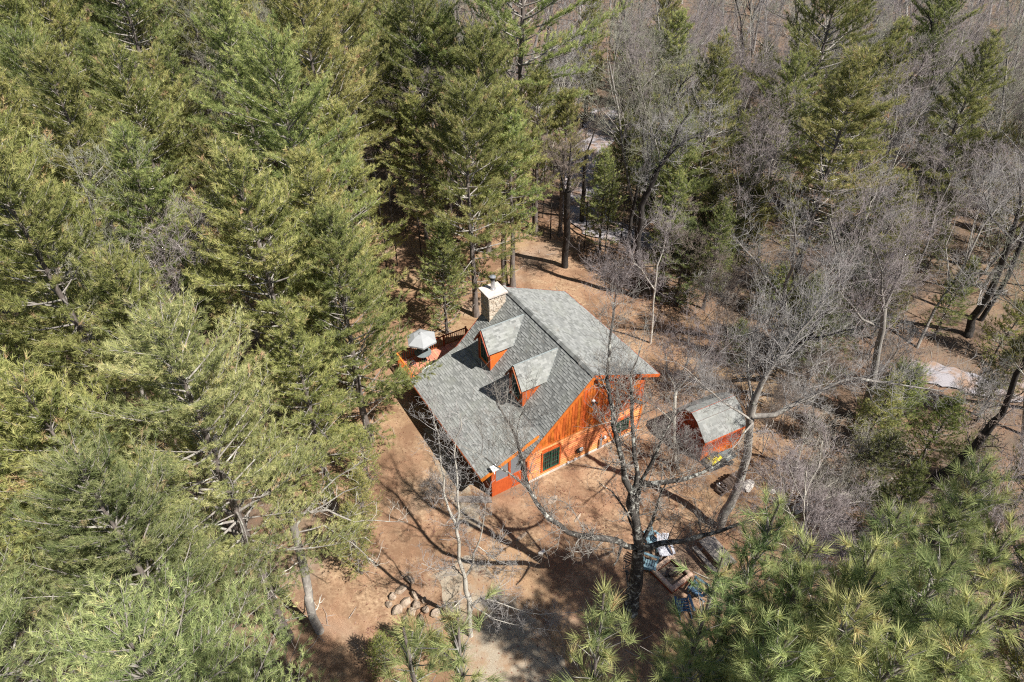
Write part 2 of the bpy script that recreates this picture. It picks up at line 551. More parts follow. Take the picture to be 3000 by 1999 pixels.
# vertical boards of the gable above, each its own piece
def board(u0, u1, h0, t0, t1, depth=0.035, y=0.03):
    m = MB()
    m.prism([(u0, y, h0), (u1, y, h0), (u1, y, t1), (u0, y, t0)], (0, -depth, 0))
    return m
u = -UW + 0.02
while u < UW - 0.05:
    u1 = min(u + 0.195, UW)
    t0, t1 = top_h(u) - 0.2, top_h(u1 - 0.012) - 0.2
    if u < 0 < u1:
        t0 = t1 = min(t0, t1)
    h0 = BT
    if max(t0, t1) > h0 + 0.08:
        t0, t1 = max(t0, h0 + 0.02), max(t1, h0 + 0.02)
        board(u, u1 - 0.022, h0, t0, t1, 0.028 + rng.uniform(0, 0.014)).build("board", M["orange"], cabin)
    u = u1
b = MB(); b.bar((-3.95, -0.02, BT), (UW, -0.02, BT), 0.06, 0.05); b.build("trim_board", M["orange"], cabin)
for uu in (-UW + 0.06, UW - 0.06):
    b = MB(); b.box(uu - 0.07, uu + 0.07, -0.06, 0.0, 0.15, 2.35); b.build("corner_post", M["orange"], cabin)

# windows
def window(a, bb, h0, h1, par, ax=lambda u, d, h: (u, -d, h), cols=2, n=2):
    f = MB()
    fw = 0.085
    for (p, q, r0, r1) in ((a, bb, h0, h0 + fw), (a, bb, h1 - fw, h1), (a, a + fw, h0 + fw, h1 - fw), (bb - fw, bb, h0 + fw, h1 - fw), ((a + bb) / 2 - 0.05, (a + bb) / 2 + 0.05, h0 + fw, h1 - fw)):
        f.prism([ax(p, 0, r0), ax(q, 0, r0), ax(q, 0, r1), ax(p, 0, r1)], Vector(ax(0, 0.075, 0)) - Vector(ax(0, 0, 0)))
    fo = f.build("window", M["green"], par)
    m = (a + bb) / 2
    for (p, q) in ((a + fw, m - 0.05), (m + 0.05, bb - fw)):
        pn = MB()
        pn.prism([ax(p, 0.005, h0 + fw), ax(q, 0.005, h0 + fw), ax(q, 0.005, h1 - fw), ax(p, 0.005, h1 - fw)], Vector(ax(0, 0.02, 0)) - Vector(ax(0, 0, 0)))
        pn.build("pane", M["glass"], fo)
        for k in range(1, 4):
            hh = h0 + fw + (h1 - h0 - 2 * fw) * k / 4
            mu = MB(); mu.bar(ax(p, 0.04, hh), ax(q, 0.04, hh), 0.03, 0.022); mu.build("muntin", M["green"], fo)
        for k in range(1, 3):
            uu = p + (q - p) * k / 3
            mu = MB(); mu.bar(ax(uu, 0.041, h0 + fw), ax(uu, 0.041, h1 - fw), 0.03, 0.022); mu.build("muntin", M["green"], fo)
    tr = MB()
    for (p, q, r0, r1) in ((a - 0.1, bb + 0.1, h1 + 0.003, h1 + 0.1), (a - 0.1, a - 0.003, h0, h1), (bb + 0.003, bb + 0.1, h0, h1), (a - 0.1, bb + 0.1, h0 - 0.1, h0 - 0.003)):
        tr.prism([ax(p, -0.02, r0), ax(q, -0.02, r0), ax(q, -0.02, r1), ax(p, -0.02, r1)], Vector(ax(0, 0.10, 0)) - Vector(ax(0, 0, 0)))
    tr.build("casing", M["orange"], fo)
    return fo
for wd in WIN:
    window(*wd, cabin)

# ---- roof planes with raised shingle tabs
def slope(name, u0, h0, u1, h1, v0, v1, seed, parent, thick=0.07, mat="shingle", expo=0.145, tab=0.24, vfun=None):
    """a roof plane from the eave (u0,h0) up to the top edge (u1,h1), running v0..v1"""
    r = random.Random(seed)
    A, B = Vector((u0, 0, h0)), Vector((u1, 0, h1))
    s = (B - A)
    ln = s.length
    s.normalize()
    n = s.cross(Vector((0, 1, 0)))
    if n.z < 0:
        n = -n
    m = MB()
    P = lambda d, v, k: tuple(A + s * d + Vector((0, v, 0)) + n * k)
    m.prism([P(0, v0, -thick), P(0, v1, -thick), P(ln, v1, -thick), P(ln, v0, -thick)], n * thick)
    ro = m.build(name, M["redwood"], parent)
    c = MB()
    k = 0
    d = 0.0
    while d < ln - 0.02:
        d1 = min(d + expo, ln)
        v = v0 - r.uniform(0, tab)
        while v < v1:
            vv = v + tab * r.choice((0.5, 0.75, 1.0, 1.0, 1.25))
            a, bb = max(v, v0), min(vv, v1)
            if bb - a > 0.02:
                hi = r.random() < 0.5
                k0 = (0.026 if hi else 0.012) + r.uniform(0, 0.003)
                t = (0.60 + r.uniform(-0.12, 0.28)) if hi else (0.36 + r.uniform(-0.2, 0.2))
                c.add([P(d, a, k0), P(d, bb, k0), P(d1, bb, 0.006), P(d1, a, 0.006), P(d, a, 0.0), P(d, bb, 0.0)],
                      [(0, 1, 2, 3), (4, 5, 1, 0), (0, 3, 4), (1, 5, 2)], t)
            v = vv
        d = d1
    c.build("shingles", M[mat], ro, kind="stuff", tint=True)
    return ro
def flip(o):
    pass

slope("roof", -UM, HM, UB - 0.02, top_h(UB - 0.02), -OV, L + OV, 11, cabin)                       # lower strip of the steep slope
slope("roof", UB - 0.02, top_h(UB - 0.02), -0.02, HR, -OV, L + OV, 12, cabin)
slope("porch_roof", UP, HP, UB - 0.06, HB + 0.03, 0.06, L + 0.05, 13, cabin)
slope("roof", UE, HE, 0.02, HR, -OV, L + OV, 14, cabin)
# ridge vent
rv = MB()
rv.prism([(-0.16, 0.6, HR - 0.10), (0.16, 0.6, HR - 0.02), (0.0, 0.6, HR + 0.085)], (0, L - 1.4, 0))
rv.build("ridge_vent", M["dark"], cabin)
rc = MB()
n = 36
for i in range(n):
    v0 = -OV + (L + 2 * OV) * i / n
    v1 = -OV + (L + 2 * OV) * (i + 1.2) / n
    z = HR + 0.10
    a = 0.15
    k = 0.012 * (i % 2)
    rc.add([(-a, v0, z - a * SL + k), (0, v0, z + k), (a, v0, z - a * SR + k), (-a, v1, z - a * SL), (0, v1, z), (a, v1, z - a * SR)],
           [(0, 1, 4, 3), (1, 2, 5, 4)], rng.random())
rc.build("ridge_cap", M["shingle"], cabin, tint=True, kind="stuff")
# rake and eave fascia
def fascia(pts, w=0.05, hgt=0.2, mat="orange"):
    for a, bb in zip(pts[:-1], pts[1:]):
        m = MB()
        m.bar(a, bb, w, hgt)
        m.build("fascia", M[mat], cabin)
e = -OV - 0.027
fascia([(-UM, e, HM - 0.10), (0.0, e, HR - 0.10)])
fascia([(0.01, e - 0.002, HR - 0.10), (UE, e - 0.002, HE - 0.10)])
fascia([(UE + 0.028, -OV - 0.05, HE - 0.09), (UE + 0.028, L + OV, HE - 0.09)], 0.05, 0.18, "redwood")
fascia([(UP - 0.028, 0.03, HP - 0.09), (UP - 0.028, L + 0.05, HP - 0.09)], 0.05, 0.18, "redwood")
fascia([(UP - 0.03, 0.03, HP - 0.08), (UB - 0.1, 0.03, HB - 0.05)], 0.05, 0.22)
for v in (L + OV + 0.027,):
    fascia([(-UM, v, HM - 0.10), (0.0, v, HR - 0.10)], 0.05, 0.2, "redwood")
    fascia([(0.01, v, HR - 0.10), (UE, v, HE - 0.10)], 0.05, 0.2, "redwood")
# the old right-hand rake line that crosses the gable under the raised shed roof
m = MB()
m.prism([(0.25, -0.02, HR - 0.25 * SL - 0.35), (UM, -0.02, HM - 0.16), (UM, -0.02, HM + 0.08), (0.25, -0.02, HR - 0.25 * SL - 0.11)], (0, -OV, 0))
m.build("rake_board", M["orange"], cabin)
m = MB()
m.prism([(0.2, 0.0, HR - 0.2 * SL - 0.10), (UM + 0.1, 0.0, HM - 0.02), (UM + 0.1, 0.0, HM + 0.04), (0.2, 0.0, HR - 0.2 * SL - 0.04)], (0, -OV - 0.04, 0))
m.build("rake_flashing", M["redwood"], cabin)

# ---- screened porch end wall
m = MB()
def porch_h(u):
    return HP + SP * (u - UP) - 0.1
# bottom panel, posts, header built as one frame; screens as panes
SC = [(-6.02, -5.2, 1.16), (-5.05, -4.25, 1.16)]
m.prism([(UPW, PV, 0), (-UW, PV, 0), (-UW, PV, 1.12), (UPW, PV, 1.12)], (0, 0.08, 0))
for (p, q) in ((UPW, -6.02), (-5.2, -5.05), (-4.25, -UW)):
    m.prism([(p, PV, 1.12), (q, PV, 1.12), (q, PV, porch_h(q) - 0.15), (p, PV, porch_h(p) - 0.15)], (0, 0.08, 0))
m.prism([(UPW, PV + 0.004, porch_h(UPW) - 0.22), (-UW, PV + 0.004, porch_h(-UW) - 0.22), (-UW, PV + 0.004, porch_h(-UW)), (UPW, PV + 0.004, porch_h(UPW))], (0, 0.07, 0))
porch = m.build("porch_wall", M["orange"], cabin)
for (p, q, hh) in SC:
    s_ = MB()
    s_.prism([(p, PV + 0.05, 1.12), (q, PV + 0.05, 1.12), (q, PV + 0.05, porch_h(q) - 0.2), (p, PV + 0.05, porch_h(p) - 0.2)], (0, 0.01, 0))
    s_.build("screen", M["screen"], porch)
m = MB(); m.box(UPW, UPW + 0.1, PV + 0.08, L - 0.1, 0, 0.9); m.build("porch_half_wall", M["redwood"], cabin)
for k in range(6):
    v = PV + 0.15 + k * (L - 0.5) / 5
    m = MB(); m.box(UPW, UPW + 0.12, v - 0.06, v + 0.06, 0.9, porch_h(UPW)); m.build("porch_post", M["redwood"], cabin)
m = MB(); m.box(UPW + 0.1, -UW, PV + 0.1, L - 0.1, 0.0, 0.12); m.build("porch_floor", M["greywood"], cabin)
m = MB(); m.box(UPW + 0.03, UPW + 0.05, PV + 0.1, L - 0.1, 0.9, porch_h(UPW) - 0.1); m.build("screen", M["screen"], cabin)
m = MB(); m.box(UPW + 0.1, -UW, L - 0.16, L - 0.1, 0.12, 2.15); m.build("porch_wall", M["redwood"], cabin)
# downpipe and eave return at the corner of gable wall and porch
m = MB(); m.tube([(-UW - 0.06, -0.09, 0.1), (-UW - 0.06, -0.09, 2.3)], [0.045, 0.045], 8); m.build("downpipe", M["redwood"], cabin)

# ---- dormers
def dormer(vc):
    HD, hw, ov = 6.50, 0.72, 0.16
    uf = -3.04
    he = HD - 1.05                          # eave height at the wall
    sl = 1.05 / hw
    hf = top_h(uf)
    D = MB()
    ub = -(HR - he) / SL
    # cheeks and front wall as one shell
    D.prism([(uf, vc - hw, hf - 0.1), (ub, vc - hw, he), (uf, vc - hw, he)], (0, 0.05, 0))
    D.prism([(uf, vc + hw, hf - 0.1), (ub, vc + hw, he), (uf, vc + hw, he)], (0, -0.05, 0))
    D.prism([(uf, vc - hw + 0.05, hf - 0.1), (uf, vc + hw - 0.05, hf - 0.1), (uf, vc + hw - 0.05, he), (uf, vc, HD - 0.06), (uf, vc - hw + 0.05, he)], (0.05, 0, 0))
    d = D.build("dormer", M["orange"], cabin)
    ur = -(HR - HD) / SL
    for sgn in (-1, 1):
        # roof plane clipped where it meets the main slope
        ve = vc + sgn * (hw + ov)
        hee = HD - (hw + ov) * sl
        ue = -(HR - hee) / SL
        a, bb, c1, d1 = Vector((uf - 0.2, vc, HD)), Vector((ur + 0.05, vc, HD)), Vector((ue + 0.05, ve, hee)), Vector((uf - 0.2, ve, hee))
        nrm = (bb - a).cross(d1 - a).normalized()
        if nrm.z < 0:
            nrm = -nrm
        m = MB()
        m.prism([a, bb, c1, d1], nrm * 0.05)
        ro = m.build("dormer_roof", M["slate"], d)
        # shingle tabs
        c = MB()
        down = (d1 - a)
        ln = down.length
        down.normalize()
        r = random.Random(int(vc * 10) + sgn)
        q = ln
        while q > 0.02:
            q0 = max(q - 0.145, 0)
            xe = uf - 0.2
            lim_lo = (bb.x + (c1.x - bb.x) * q / ln)
            x = xe - r.uniform(0, 0.3)
            while x < lim_lo:
                x2 = x + 0.24 * r.choice((0.5, 0.75, 1, 1.25))
                p0, p1 = max(x, xe), min(x2, lim_lo)
                if p1 - p0 > 0.02:
                    hi = r.random() < 0.5
                    k0 = 0.05 + (0.022 if hi else 0.012)
                    t = (0.60 + r.uniform(-0.12, 0.28)) if hi else (0.36 + r.uniform(-0.2, 0.2))
                    P = lambda xx, dd, k: Vector((xx, a.y, a.z)) + down * dd + nrm * k
                    c.add([P(p0, q, k0), P(p1, q, k0), P(p1, q0, 0.056), P(p0, q0, 0.056), P(p0, q, 0.05), P(p1, q, 0.05)], [(0, 1, 2, 3), (4, 5, 1, 0), (0, 3, 4), (1, 5, 2)], t)
                x = x2
            q = q0
        c.build("dormer_shingles", M["shingle"], d, kind="stuff", tint=True)
    # front window
    wf = MB()
    for (p, q, r0, r1) in ((-0.38, 0.38, hf + 0.35, hf + 0.43), (-0.38, 0.38, he + 0.05, he + 0.13), (-0.38, -0.30, hf + 0.43, he + 0.05), (0.30, 0.38, hf + 0.43, he + 0.05), (-0.03, 0.03, hf + 0.43, he + 0.05)):
        wf.box(uf - 0.05, uf - 0.002, vc + p, vc + q, r0, r1)
    wf.build("dormer_window", M["green"], d)
    pn = MB(); pn.box(uf - 0.02, uf - 0.004, vc - 0.30, vc + 0.30, hf + 0.43, he + 0.05); pn.build("dormer_pane", M["glass"], d)
    for sgn in (-1, 1):
        m = MB(); m.bar((uf - 0.2, vc, HD - 0.07), (uf - 0.2, vc + sgn * (hw + ov), HD - (hw + ov) * sl - 0.07), 0.04, 0.16, (1, 0, 0)); m.build("dormer_fascia", M["redwood"], d)
        m = MB(); m.box(uf - 0.045, uf + 0.0, vc + sgn * (hw - 0.05) - 0.05, vc + sgn * (hw - 0.05) + 0.05, hf, he); m.build("dormer_corner", M["redwood"], d)
dormer(6.62)
dormer(2.95)

# ---- stone chimney
CU0, CU1, CV0, CV1, CT = -1.60, -0.42, 8.50, 9.58, 7.05
m = MB(); m.box(CU0 + 0.05, CU1 - 0.05, CV0 + 0.05, CV1 - 0.05, 0, CT - 0.1)
chim = m.build("chimney", M["concrete"], cabin)
def stone_face(face):
    r = random.Random(hash(face) % 1000 if False else {'n': 1, 'l': 2, 'r': 3, 'f': 4}[face])
    z = {'n': 4.7, 'l': 0.0, 'r': 0.0, 'f': 0.0}[face]
    a0, a1 = (CU0, CU1) if face in 'nf' else (CV0, CV1)
    while z < CT - 0.06:
        hgt = min(r.uniform(0.085, 0.165) if z > 4.4 else 0.45, CT - z)
        x = a0
        while x < a1 - 0.02:
            wd = r.uniform(0.11, 0.30)
            x1 = a1 if a1 - (x + wd) < 0.12 else x + wd
            pr = r.uniform(-0.02, 0.02)
            gp = 0.005
            dz = r.uniform(-0.015, 0.015)
            q = MB()
            p0, p1, z0, z1 = x + gp, x1 - gp, z + gp, z + hgt - gp
            j = lambda: r.uniform(-0.009, 0.009)
            back = [(p0, z0), (p1, z0), (p1, z1), (p0, z1)]
            fr = [(p0 + 0.01 + j(), z0 + 0.01 + j()), (p1 - 0.01 + j(), z0 + 0.01 + j()), (p1 - 0.01 + j(), z1 - 0.01 + j()), (p0 + 0.01 + j(), z1 - 0.01 + j())]
            def P(t, dd):
                if face == 'n': return (t[0], CV0 + 0.05 - dd, t[1])
                if face == 'f': return (t[0], CV1 - 0.05 + dd, t[1])
                if face == 'l': return (CU0 + 0.05 - dd, t[0], t[1])
                return (CU1 - 0.05 + dd, t[0], t[1])
            vs = [P(t, 0.0) for t in back] + [P(t, 0.05 + pr) for t in fr]
            fs = [(4, 5, 6, 7), (0, 1, 5, 4), (1, 2, 6, 5), (2, 3, 7, 6), (3, 0, 4, 7)]
            q.add(vs, fs)
            q.build("stone", M["stone"], chim)
            x = x1
        z += hgt
for f_ in 'nlr':
    stone_face(f_)
m = MB(); m.box(CU0 - 0.10, CU1 + 0.10, CV0 - 0.10, CV1 + 0.10, CT + 0.0, CT + 0.11); m.build("cap_slab", M["concrete"], chim)
uc, vc_ = (CU0 + CU1) / 2 + 0.03, (CV0 + CV1) / 2 + 0.05
m = MB(); m.tube([(uc, vc_, CT + 0.1), (uc, vc_, CT + 0.2), (uc, vc_, CT + 0.205), (uc, vc_, CT + 0.85)], [0.19, 0.17, 0.135, 0.135], 16); m.build("flue_pipe", M["metal"], chim)
for k in range(3):
    m = MB(); z = CT + 0.80 + k * 0.07; m.tube([(uc, vc_, z), (uc, vc_, z + 0.03)], [0.16, 0.16], 16); m.build("flue_band", M["dark"], chim)
m = MB(); m.tube([(uc, vc_, CT + 1.0), (uc, vc_, CT + 1.06), (uc, vc_, CT + 1.13)], [0.2, 0.2, 0.03], 16); m.build("flue_cap", M["metal"], chim)

# ---- small fittings on the gable wall
m = MB()
m.tube([(-0.49, -0.12, 0.95), (-0.49, -0.15, 0.95)], [0.02, 0.25], 18, True)
m.tube([(-0.49, -0.155, 0.95), (-0.49, -0.16, 0.95)], [0.23, 0.02], 18, True)
dish = m.build("hose_reel", M["dark"], cabin)
m = MB(); m.tube([(-0.42, -0.165, 1.0), (-0.42, -0.20, 1.0)], [0.15, 0.13], 14); m.build("reel_cover", M["white"], dish)
m = MB(); m.bar((-0.49, -0.10, 0.16), (-0.49, -0.10, 0.75), 0.04, 0.03); m.build("reel_post", M["dark"], dish)
for (uu, z) in ((-0.75, 0.25), (-1.25, 0.22)):
    m = MB(); m.tube([(uu, -0.05, z), (uu, -0.13, z)], [0.08, 0.075], 10); m.build("dryer_vent", M["white"], cabin)
m = MB(); m.box(0.98, 1.16, -0.16, -0.05, 0.25, 0.98); mt = m.build("electric_box", M["metal"], cabin)
m = MB(); m.tube([(1.08, -0.10, 0.98), (1.08, -0.10, 1.02), (1.08, -0.10, 1.35)], [0.05, 0.035, 0.035], 8); m.build("conduit", M["metal"], mt)
m = MB(); m.tube([(1.38, -0.06, 0.95), (1.38, -0.17, 0.95)], [0.1, 0.09], 14); m.build("electric_meter", M["white"], cabin)
m = MB(); m.box(0.14, 0.3, -0.14, -0.01, 4.52, 4.62); lt = m.build("floodlight", M["white"], cabin)
for s_ in (-1, 1):
    m = MB(); m.tube([(0.22 + s_ * 0.06, -0.14, 4.55), (0.22 + s_ * 0.13, -0.26, 4.46)], [0.035, 0.065], 10); m.build("lamp_head", M["dark"], lt)
m = MB(); m.box(UPW - 0.12, UPW + 0.28, -0.16, 0.2, 2.62, 2.70); bf = m.build("porch_lamp", M["white"], cabin)
m = MB(); m.bar((UPW + 0.07, 0.03, 2.2), (UPW + 0.07, 0.03, 2.62), 0.06, 0.06); m.build("lamp_bracket", M["white"], bf)

# concrete step slab by the porch corner
m = MB(); m.prism([(-8.25, 0.95, 0.0), (-6.5, -0.15, 0.0), (-6.42, 0.22, 0.0), (-7.3, 0.85, 0.0), (-8.1, 1.3, 0.0)], (0, 0, 0.10))
sl_ = m.build("ground_slab", M["greywood"]); sl_.location = (HX, HY, 0); sl_.rotation_euler = (0, 0, TH)
tag(sl_, "long weathered grey slab lying on the ground at the near left porch corner", "slab")

# ------------------------------------------------------------------ deck with railing
deck = thing("deck", "reddish stained wooden deck with railing at the far left end of the cabin", "deck", (HX, HY, 0), TH)
DU0, DU1, DV0, DV1, DH = -6.45, -1.05, 9.35, 13.0, 0.62
m = MB(); m.box(DU0 + 0.02, DU1 - 0.02, DV0 + 0.02, DV1 - 0.02, DH - 0.28, DH - 0.045); m.build("deck_frame", M["orange"], deck)
u = DU0
while u < DU1 - 0.03:
    m = MB(); m.box(u + 0.004, min(u + 0.142, DU1), DV0, DV1, DH - 0.04, DH); m.build("deck_board", M["deckwood"], deck)
    u += 0.148
for (uu, vv) in ((DU0 + 0.1, DV0 + 0.1), (DU0 + 0.1, DV1 - 0.1), (DU1 - 0.1, DV1 - 0.1), (-3.7, DV1 - 0.1), (DU0 + 0.1, 11.2)):
    m = MB(); m.box(uu - 0.06, uu + 0.06, vv - 0.06, vv + 0.06, 0, DH - 0.28); m.build("deck_leg", M["redwood"], deck)
def railing(a, bb, mat):
    a, bb = Vector(a), Vector(bb)
    ln = (bb - a).length
    for z in (0.12, 0.9):
        m = MB(); m.bar(a + Vector((0, 0, DH + z)), bb + Vector((0, 0, DH + z)), 0.09 if z > 0.5 else 0.05, 0.045); m.build("rail", M[mat], deck)
    k = int(ln / 0.15)
    for i in range(1, k):
        p = a.lerp(bb, i / k)
        m = MB(); m.box(p.x - 0.018, p.x + 0.018, p.y - 0.018, p.y + 0.018, DH + 0.14, DH + 0.88); m.build("baluster", M[mat], deck)
    nk = max(1, round(ln / 1.8))
    for i in range(nk + 1):
        p = a.lerp(bb, i / nk)
        m = MB(); m.box(p.x - 0.05, p.x + 0.05, p.y - 0.05, p.y + 0.05, DH, DH + 1.02); m.build("rail_post", M[mat], deck)
railing((DU0 + 0.06, 9.9, 0), (DU0 + 0.06, DV1 - 0.06, 0), "orange")
railing((DU0 + 0.06, DV1 - 0.061, 0), (DU1 - 0.06, DV1 - 0.061, 0), "redwood")
railing((DU1 - 0.06, DV1 - 0.06, 0), (DU1 - 0.06, 11.9, 0), "redwood")
m = MB(); m.box(DU1 - 0.1, DU1, 10.2, 10.3, 0, DH + 1.2); m.build("rail_post", M["redwood"], deck)
for k in range(3):
    m = MB(); m.box(DU1, DU1 + 0.3 * (k + 1), 10.4, 11.7, DH - 0.2 * (k + 1), DH - 0.2 * (k + 1) + 0.05); m.build("stair_tread", M["deckwood"], deck)

def hpt(u, v, z=0.0):
    x, y = house_uv(u, v)
    return (x, y, z)
# umbrella
um = thing("patio_umbrella", "open pale grey patio umbrella shading the table on the deck", "umbrella", hpt(-4.75, 12.3, DH), TH + 0.2)
m = MB()
N = 6
rad, z0, z1 = 1.08, 1.92, 2.40
ring = [(rad * math.cos(2 * math.pi * k / N), rad * math.sin(2 * math.pi * k / N), z0) for k in range(N)]
mid = [(rad * 0.5 * math.cos(2 * math.pi * k / N), rad * 0.5 * math.sin(2 * math.pi * k / N), z0 + 0.33) for k in range(N)]
top = (0, 0, z1)
for k in range(N):
    k2 = (k + 1) % N
    sag = [((ring[k][i] + ring[k2][i]) / 2 * (0.975 if i < 2 else 1)) for i in range(3)]
    m.add([ring[k], tuple(sag), ring[k2], mid[k2], mid[k], top], [(0, 1, 4), (1, 3, 4), (1, 2, 3), (4, 3, 5)])
    m.add([ring[k], tuple(sag), ring[k2], (ring[k2][0], ring[k2][1], z0 - 0.12), (sag[0], sag[1], z0 - 0.12), (ring[k][0], ring[k][1], z0 - 0.12)], [(0, 5, 4, 1), (1, 4, 3, 2)])
m.build("canopy", M["canvas"], um)
m = MB()
for k in range(N):
    m2 = MB(); m2.bar((0, 0, z1 - 0.05), (ring[k][0] * 0.98, ring[k][1] * 0.98, z0 - 0.0), 0.02, 0.02); m2.build("rib", M["metal"], um)
m = MB(); m.tube([(0, 0, 0), (0, 0, z1 + 0.02)], [0.024, 0.024], 8); m.build("pole", M["metal"], um)
m = MB(); m.tube([(0, 0, z1 - 0.03), (0, 0, z1 + 0.03), (0, 0, z1 + 0.10)], [0.17, 0.11, 0.025], 12); m.build("vent_cap", M["canvas"], um)
m = MB(); m.tube([(0, 0, 0), (0, 0, 0.07)], [0.25, 0.2], 14); m.build("base", M["dark"], um)
# table and chairs
tb = thing("patio_table", "round dark patio table under the umbrella on the deck", "table", hpt(-4.75, 12.3, DH), TH)
m = MB()
for k in range(20):
    a0, a1 = 2 * math.pi * k / 20, 2 * math.pi * (k + 1) / 20
    m.add([(0.05 * math.cos(a0), 0.05 * math.sin(a0), 0.72), (0.58 * math.cos(a0), 0.58 * math.sin(a0), 0.72), (0.58 * math.cos(a1), 0.58 * math.sin(a1), 0.72), (0.05 * math.cos(a1), 0.05 * math.sin(a1), 0.72),
           (0.05 * math.cos(a0), 0.05 * math.sin(a0), 0.69), (0.58 * math.cos(a0), 0.58 * math.sin(a0), 0.69), (0.58 * math.cos(a1), 0.58 * math.sin(a1), 0.69), (0.05 * math.cos(a1), 0.05 * math.sin(a1), 0.69)],
          [(0, 1, 2, 3), (7, 6, 5, 4), (1, 5, 6, 2), (0, 3, 7, 4)])
m.build("tabletop", M["slate"], tb)
for k in range(4):
    a = math.pi / 4 + k * math.pi / 2
    m = MB(); m.bar((0.42 * math.cos(a), 0.42 * math.sin(a), 0), (0.36 * math.cos(a), 0.36 * math.sin(a), 0.69), 0.035, 0.035); m.build("leg", M["black"], tb)
def patio_chair(label, u, v, rot):
    c = thing("patio_chair", label, "chair", hpt(u, v, DH), TH + rot, "metal chairs on the deck")
    m = MB()
    for k in range(6):
        m.bar((-0.22, -0.2 + k * 0.08, 0.43), (0.22, -0.2 + k * 0.08, 0.43), 0.055, 0.02)
    m.build("seat", M["black"], c)
    m = MB(); m.prism([(-0.22, 0.22, 0.45), (0.22, 0.22, 0.45), (0.2, 0.32, 0.92), (-0.2, 0.32, 0.92)], (0, 0.025, 0)); m.build("backrest", M["black"], c)
    for x in (-0.2, 0.2):
        for y in (-0.2, 0.22):
            m = MB(); m.bar((x, y, 0), (x, y, 0.42), 0.03, 0.03); m.build("leg", M["black"], c)
        m = MB(); m.bar((x, -0.2, 0.64), (x, 0.26, 0.64), 0.04, 0.025); m.build("armrest", M["black"], c)
patio_chair("black patio chair nearest the porch roof, facing the umbrella table", -4.55, 11.25, math.pi)
patio_chair("black patio chair between the umbrella table and the left railing", -5.75, 12.0, math.pi / 2)
# grill peeping out behind the porch roof
gr = thing("barbecue_grill", "small pale covered grill on the deck beside the porch roof edge", "grill", hpt(-5.35, 10.15, DH), TH)
m = MB(); m.prism([(-0.4, -0.25, 0.75), (0.4, -0.25, 0.75), (0.4, -0.25, 1.0), (0.25, -0.25, 1.15), (-0.25, -0.25, 1.15), (-0.4, -0.25, 1.0)], (0, 0.5, 0)); m.build("lid", M["white"], gr)
m = MB(); m.box(-0.36, 0.36, -0.22, 0.22, 0.1, 0.74); m.build("cabinet", M["black"], gr)
m = MB(); m.bar((-0.3, -0.3, 0.95), (0.3, -0.3, 0.95), 0.03, 0.03); m.build("handle", M["metal"], gr)
for x in (-0.7, 0.42):
    m = MB(); m.box(x, x + 0.28, -0.2, 0.2, 0.72, 0.75); m.build("side_shelf", M["black"], gr)
for x in (-0.3, 0.3):
    m = MB(); m.tube([(x - 0.03, 0.0, 0.08), (x + 0.03, 0.0, 0.08)], [0.08, 0.08], 10); m.build("wheel", M["dark"], gr)

# ------------------------------------------------------------------ shed
SHA = R(27)
shx, shy = 10.48, 28.42
shed = thing("garden_shed", "small orange garden shed with light grey gambrel roof right of the cabin", "shed", (shx, shy, 0), SHA)
SLn, SW = 3.2, 1.5            # length along local x, half width
pr = [(-SW, 1.85), (-0.55, 2.74), (0, 2.98), (0.55, 2.74), (SW, 1.85)]
m = MB()
m.prism([(0.15, -SW + 0.15, 0), (0.15, SW - 0.15, 0)] + [(0.15, y * 0.93, z - 0.08) for y, z in pr[::-1]], (SLn - 0.25, 0, 0))
shw = m.build("shed_wall", M["redwood"], shed)
for k in range(9):
    z0 = 0.1 + k * 0.175
    m = MB(); m.prism([(0.12, -SW + 0.15, z0), (0.12, -SW + 0.118, z0), (0.12, -SW + 0.135, z0 + 0.165), (0.12, -SW + 0.15, z0 + 0.165)], (SLn - 0.2, 0, 0)); m.build("siding_board", M["orange"], shed)
for k in range(13):
    y0 = -SW + 0.16 + k * 0.205
    yy = y0 + 0.09
    zt = 2.98 - 0.24 / 0.55 * abs(yy) if abs(yy) < 0.55 else 2.74 - 0.89 / 0.95 * (abs(yy) - 0.55)
    m = MB(); m.box(0.118, 0.15, y0, y0 + 0.18, 0.08, zt - 0.12); m.build("gable_board", M["redwood"], shed)
for (y0, z0), (y1, z1) in zip(pr[:-1], pr[1:]):
    a, bb = Vector((0, y0, z0)), Vector((0, y1, z1))
    s_ = (bb - a).normalized()
    nn = Vector((1, 0, 0)).cross(s_)
    if nn.z < 0: nn = -nn
    m = MB(); m.prism([a, a + Vector((SLn, 0, 0)), bb + Vector((SLn, 0, 0)), bb], nn * 0.04)
    rf = m.build("shed_roof", M["redwood"], shed)
    c = MB(); r = random.Random(int(y0 * 100))
    lo, hi_ = (a, bb) if z0 < z1 else (bb, a)
    up = (hi_ - lo); ln = up.length; up.normalize()
    d = 0
    while d < ln - 0.02:
        d1 = min(d + 0.15, ln)
        x = -r.uniform(0, 0.3)
        while x < SLn:
            x2 = x + 0.24 * r.choice((0.5, 1, 1, 1.25))
            p0, p1 = max(0, x), min(SLn, x2)
            if p1 - p0 > 0.02:
                k0 = 0.04 + r.choice((0.012, 0.024))
                P = lambda xx, dd, k: lo + up * dd + Vector((xx, 0, 0)) + nn * k
                c.add([P(p0, d, k0), P(p1, d, k0), P(p1, d1, 0.046), P(p0, d1, 0.046), P(p0, d, 0.04), P(p1, d, 0.04)], [(0, 1, 2, 3), (4, 5, 1, 0), (0, 3, 4), (1, 5, 2)], r.uniform(0.25, 0.75))
            x = x2
        d = d1
    c.build("shingles", M["shingle"], rf, kind="stuff", tint=True)
m = MB(); m.bar((-0.0, -SW - 0.03, 1.79), (SLn, -SW - 0.03, 1.79), 0.04, 0.14); m.build("fascia", M["orange"], shed)
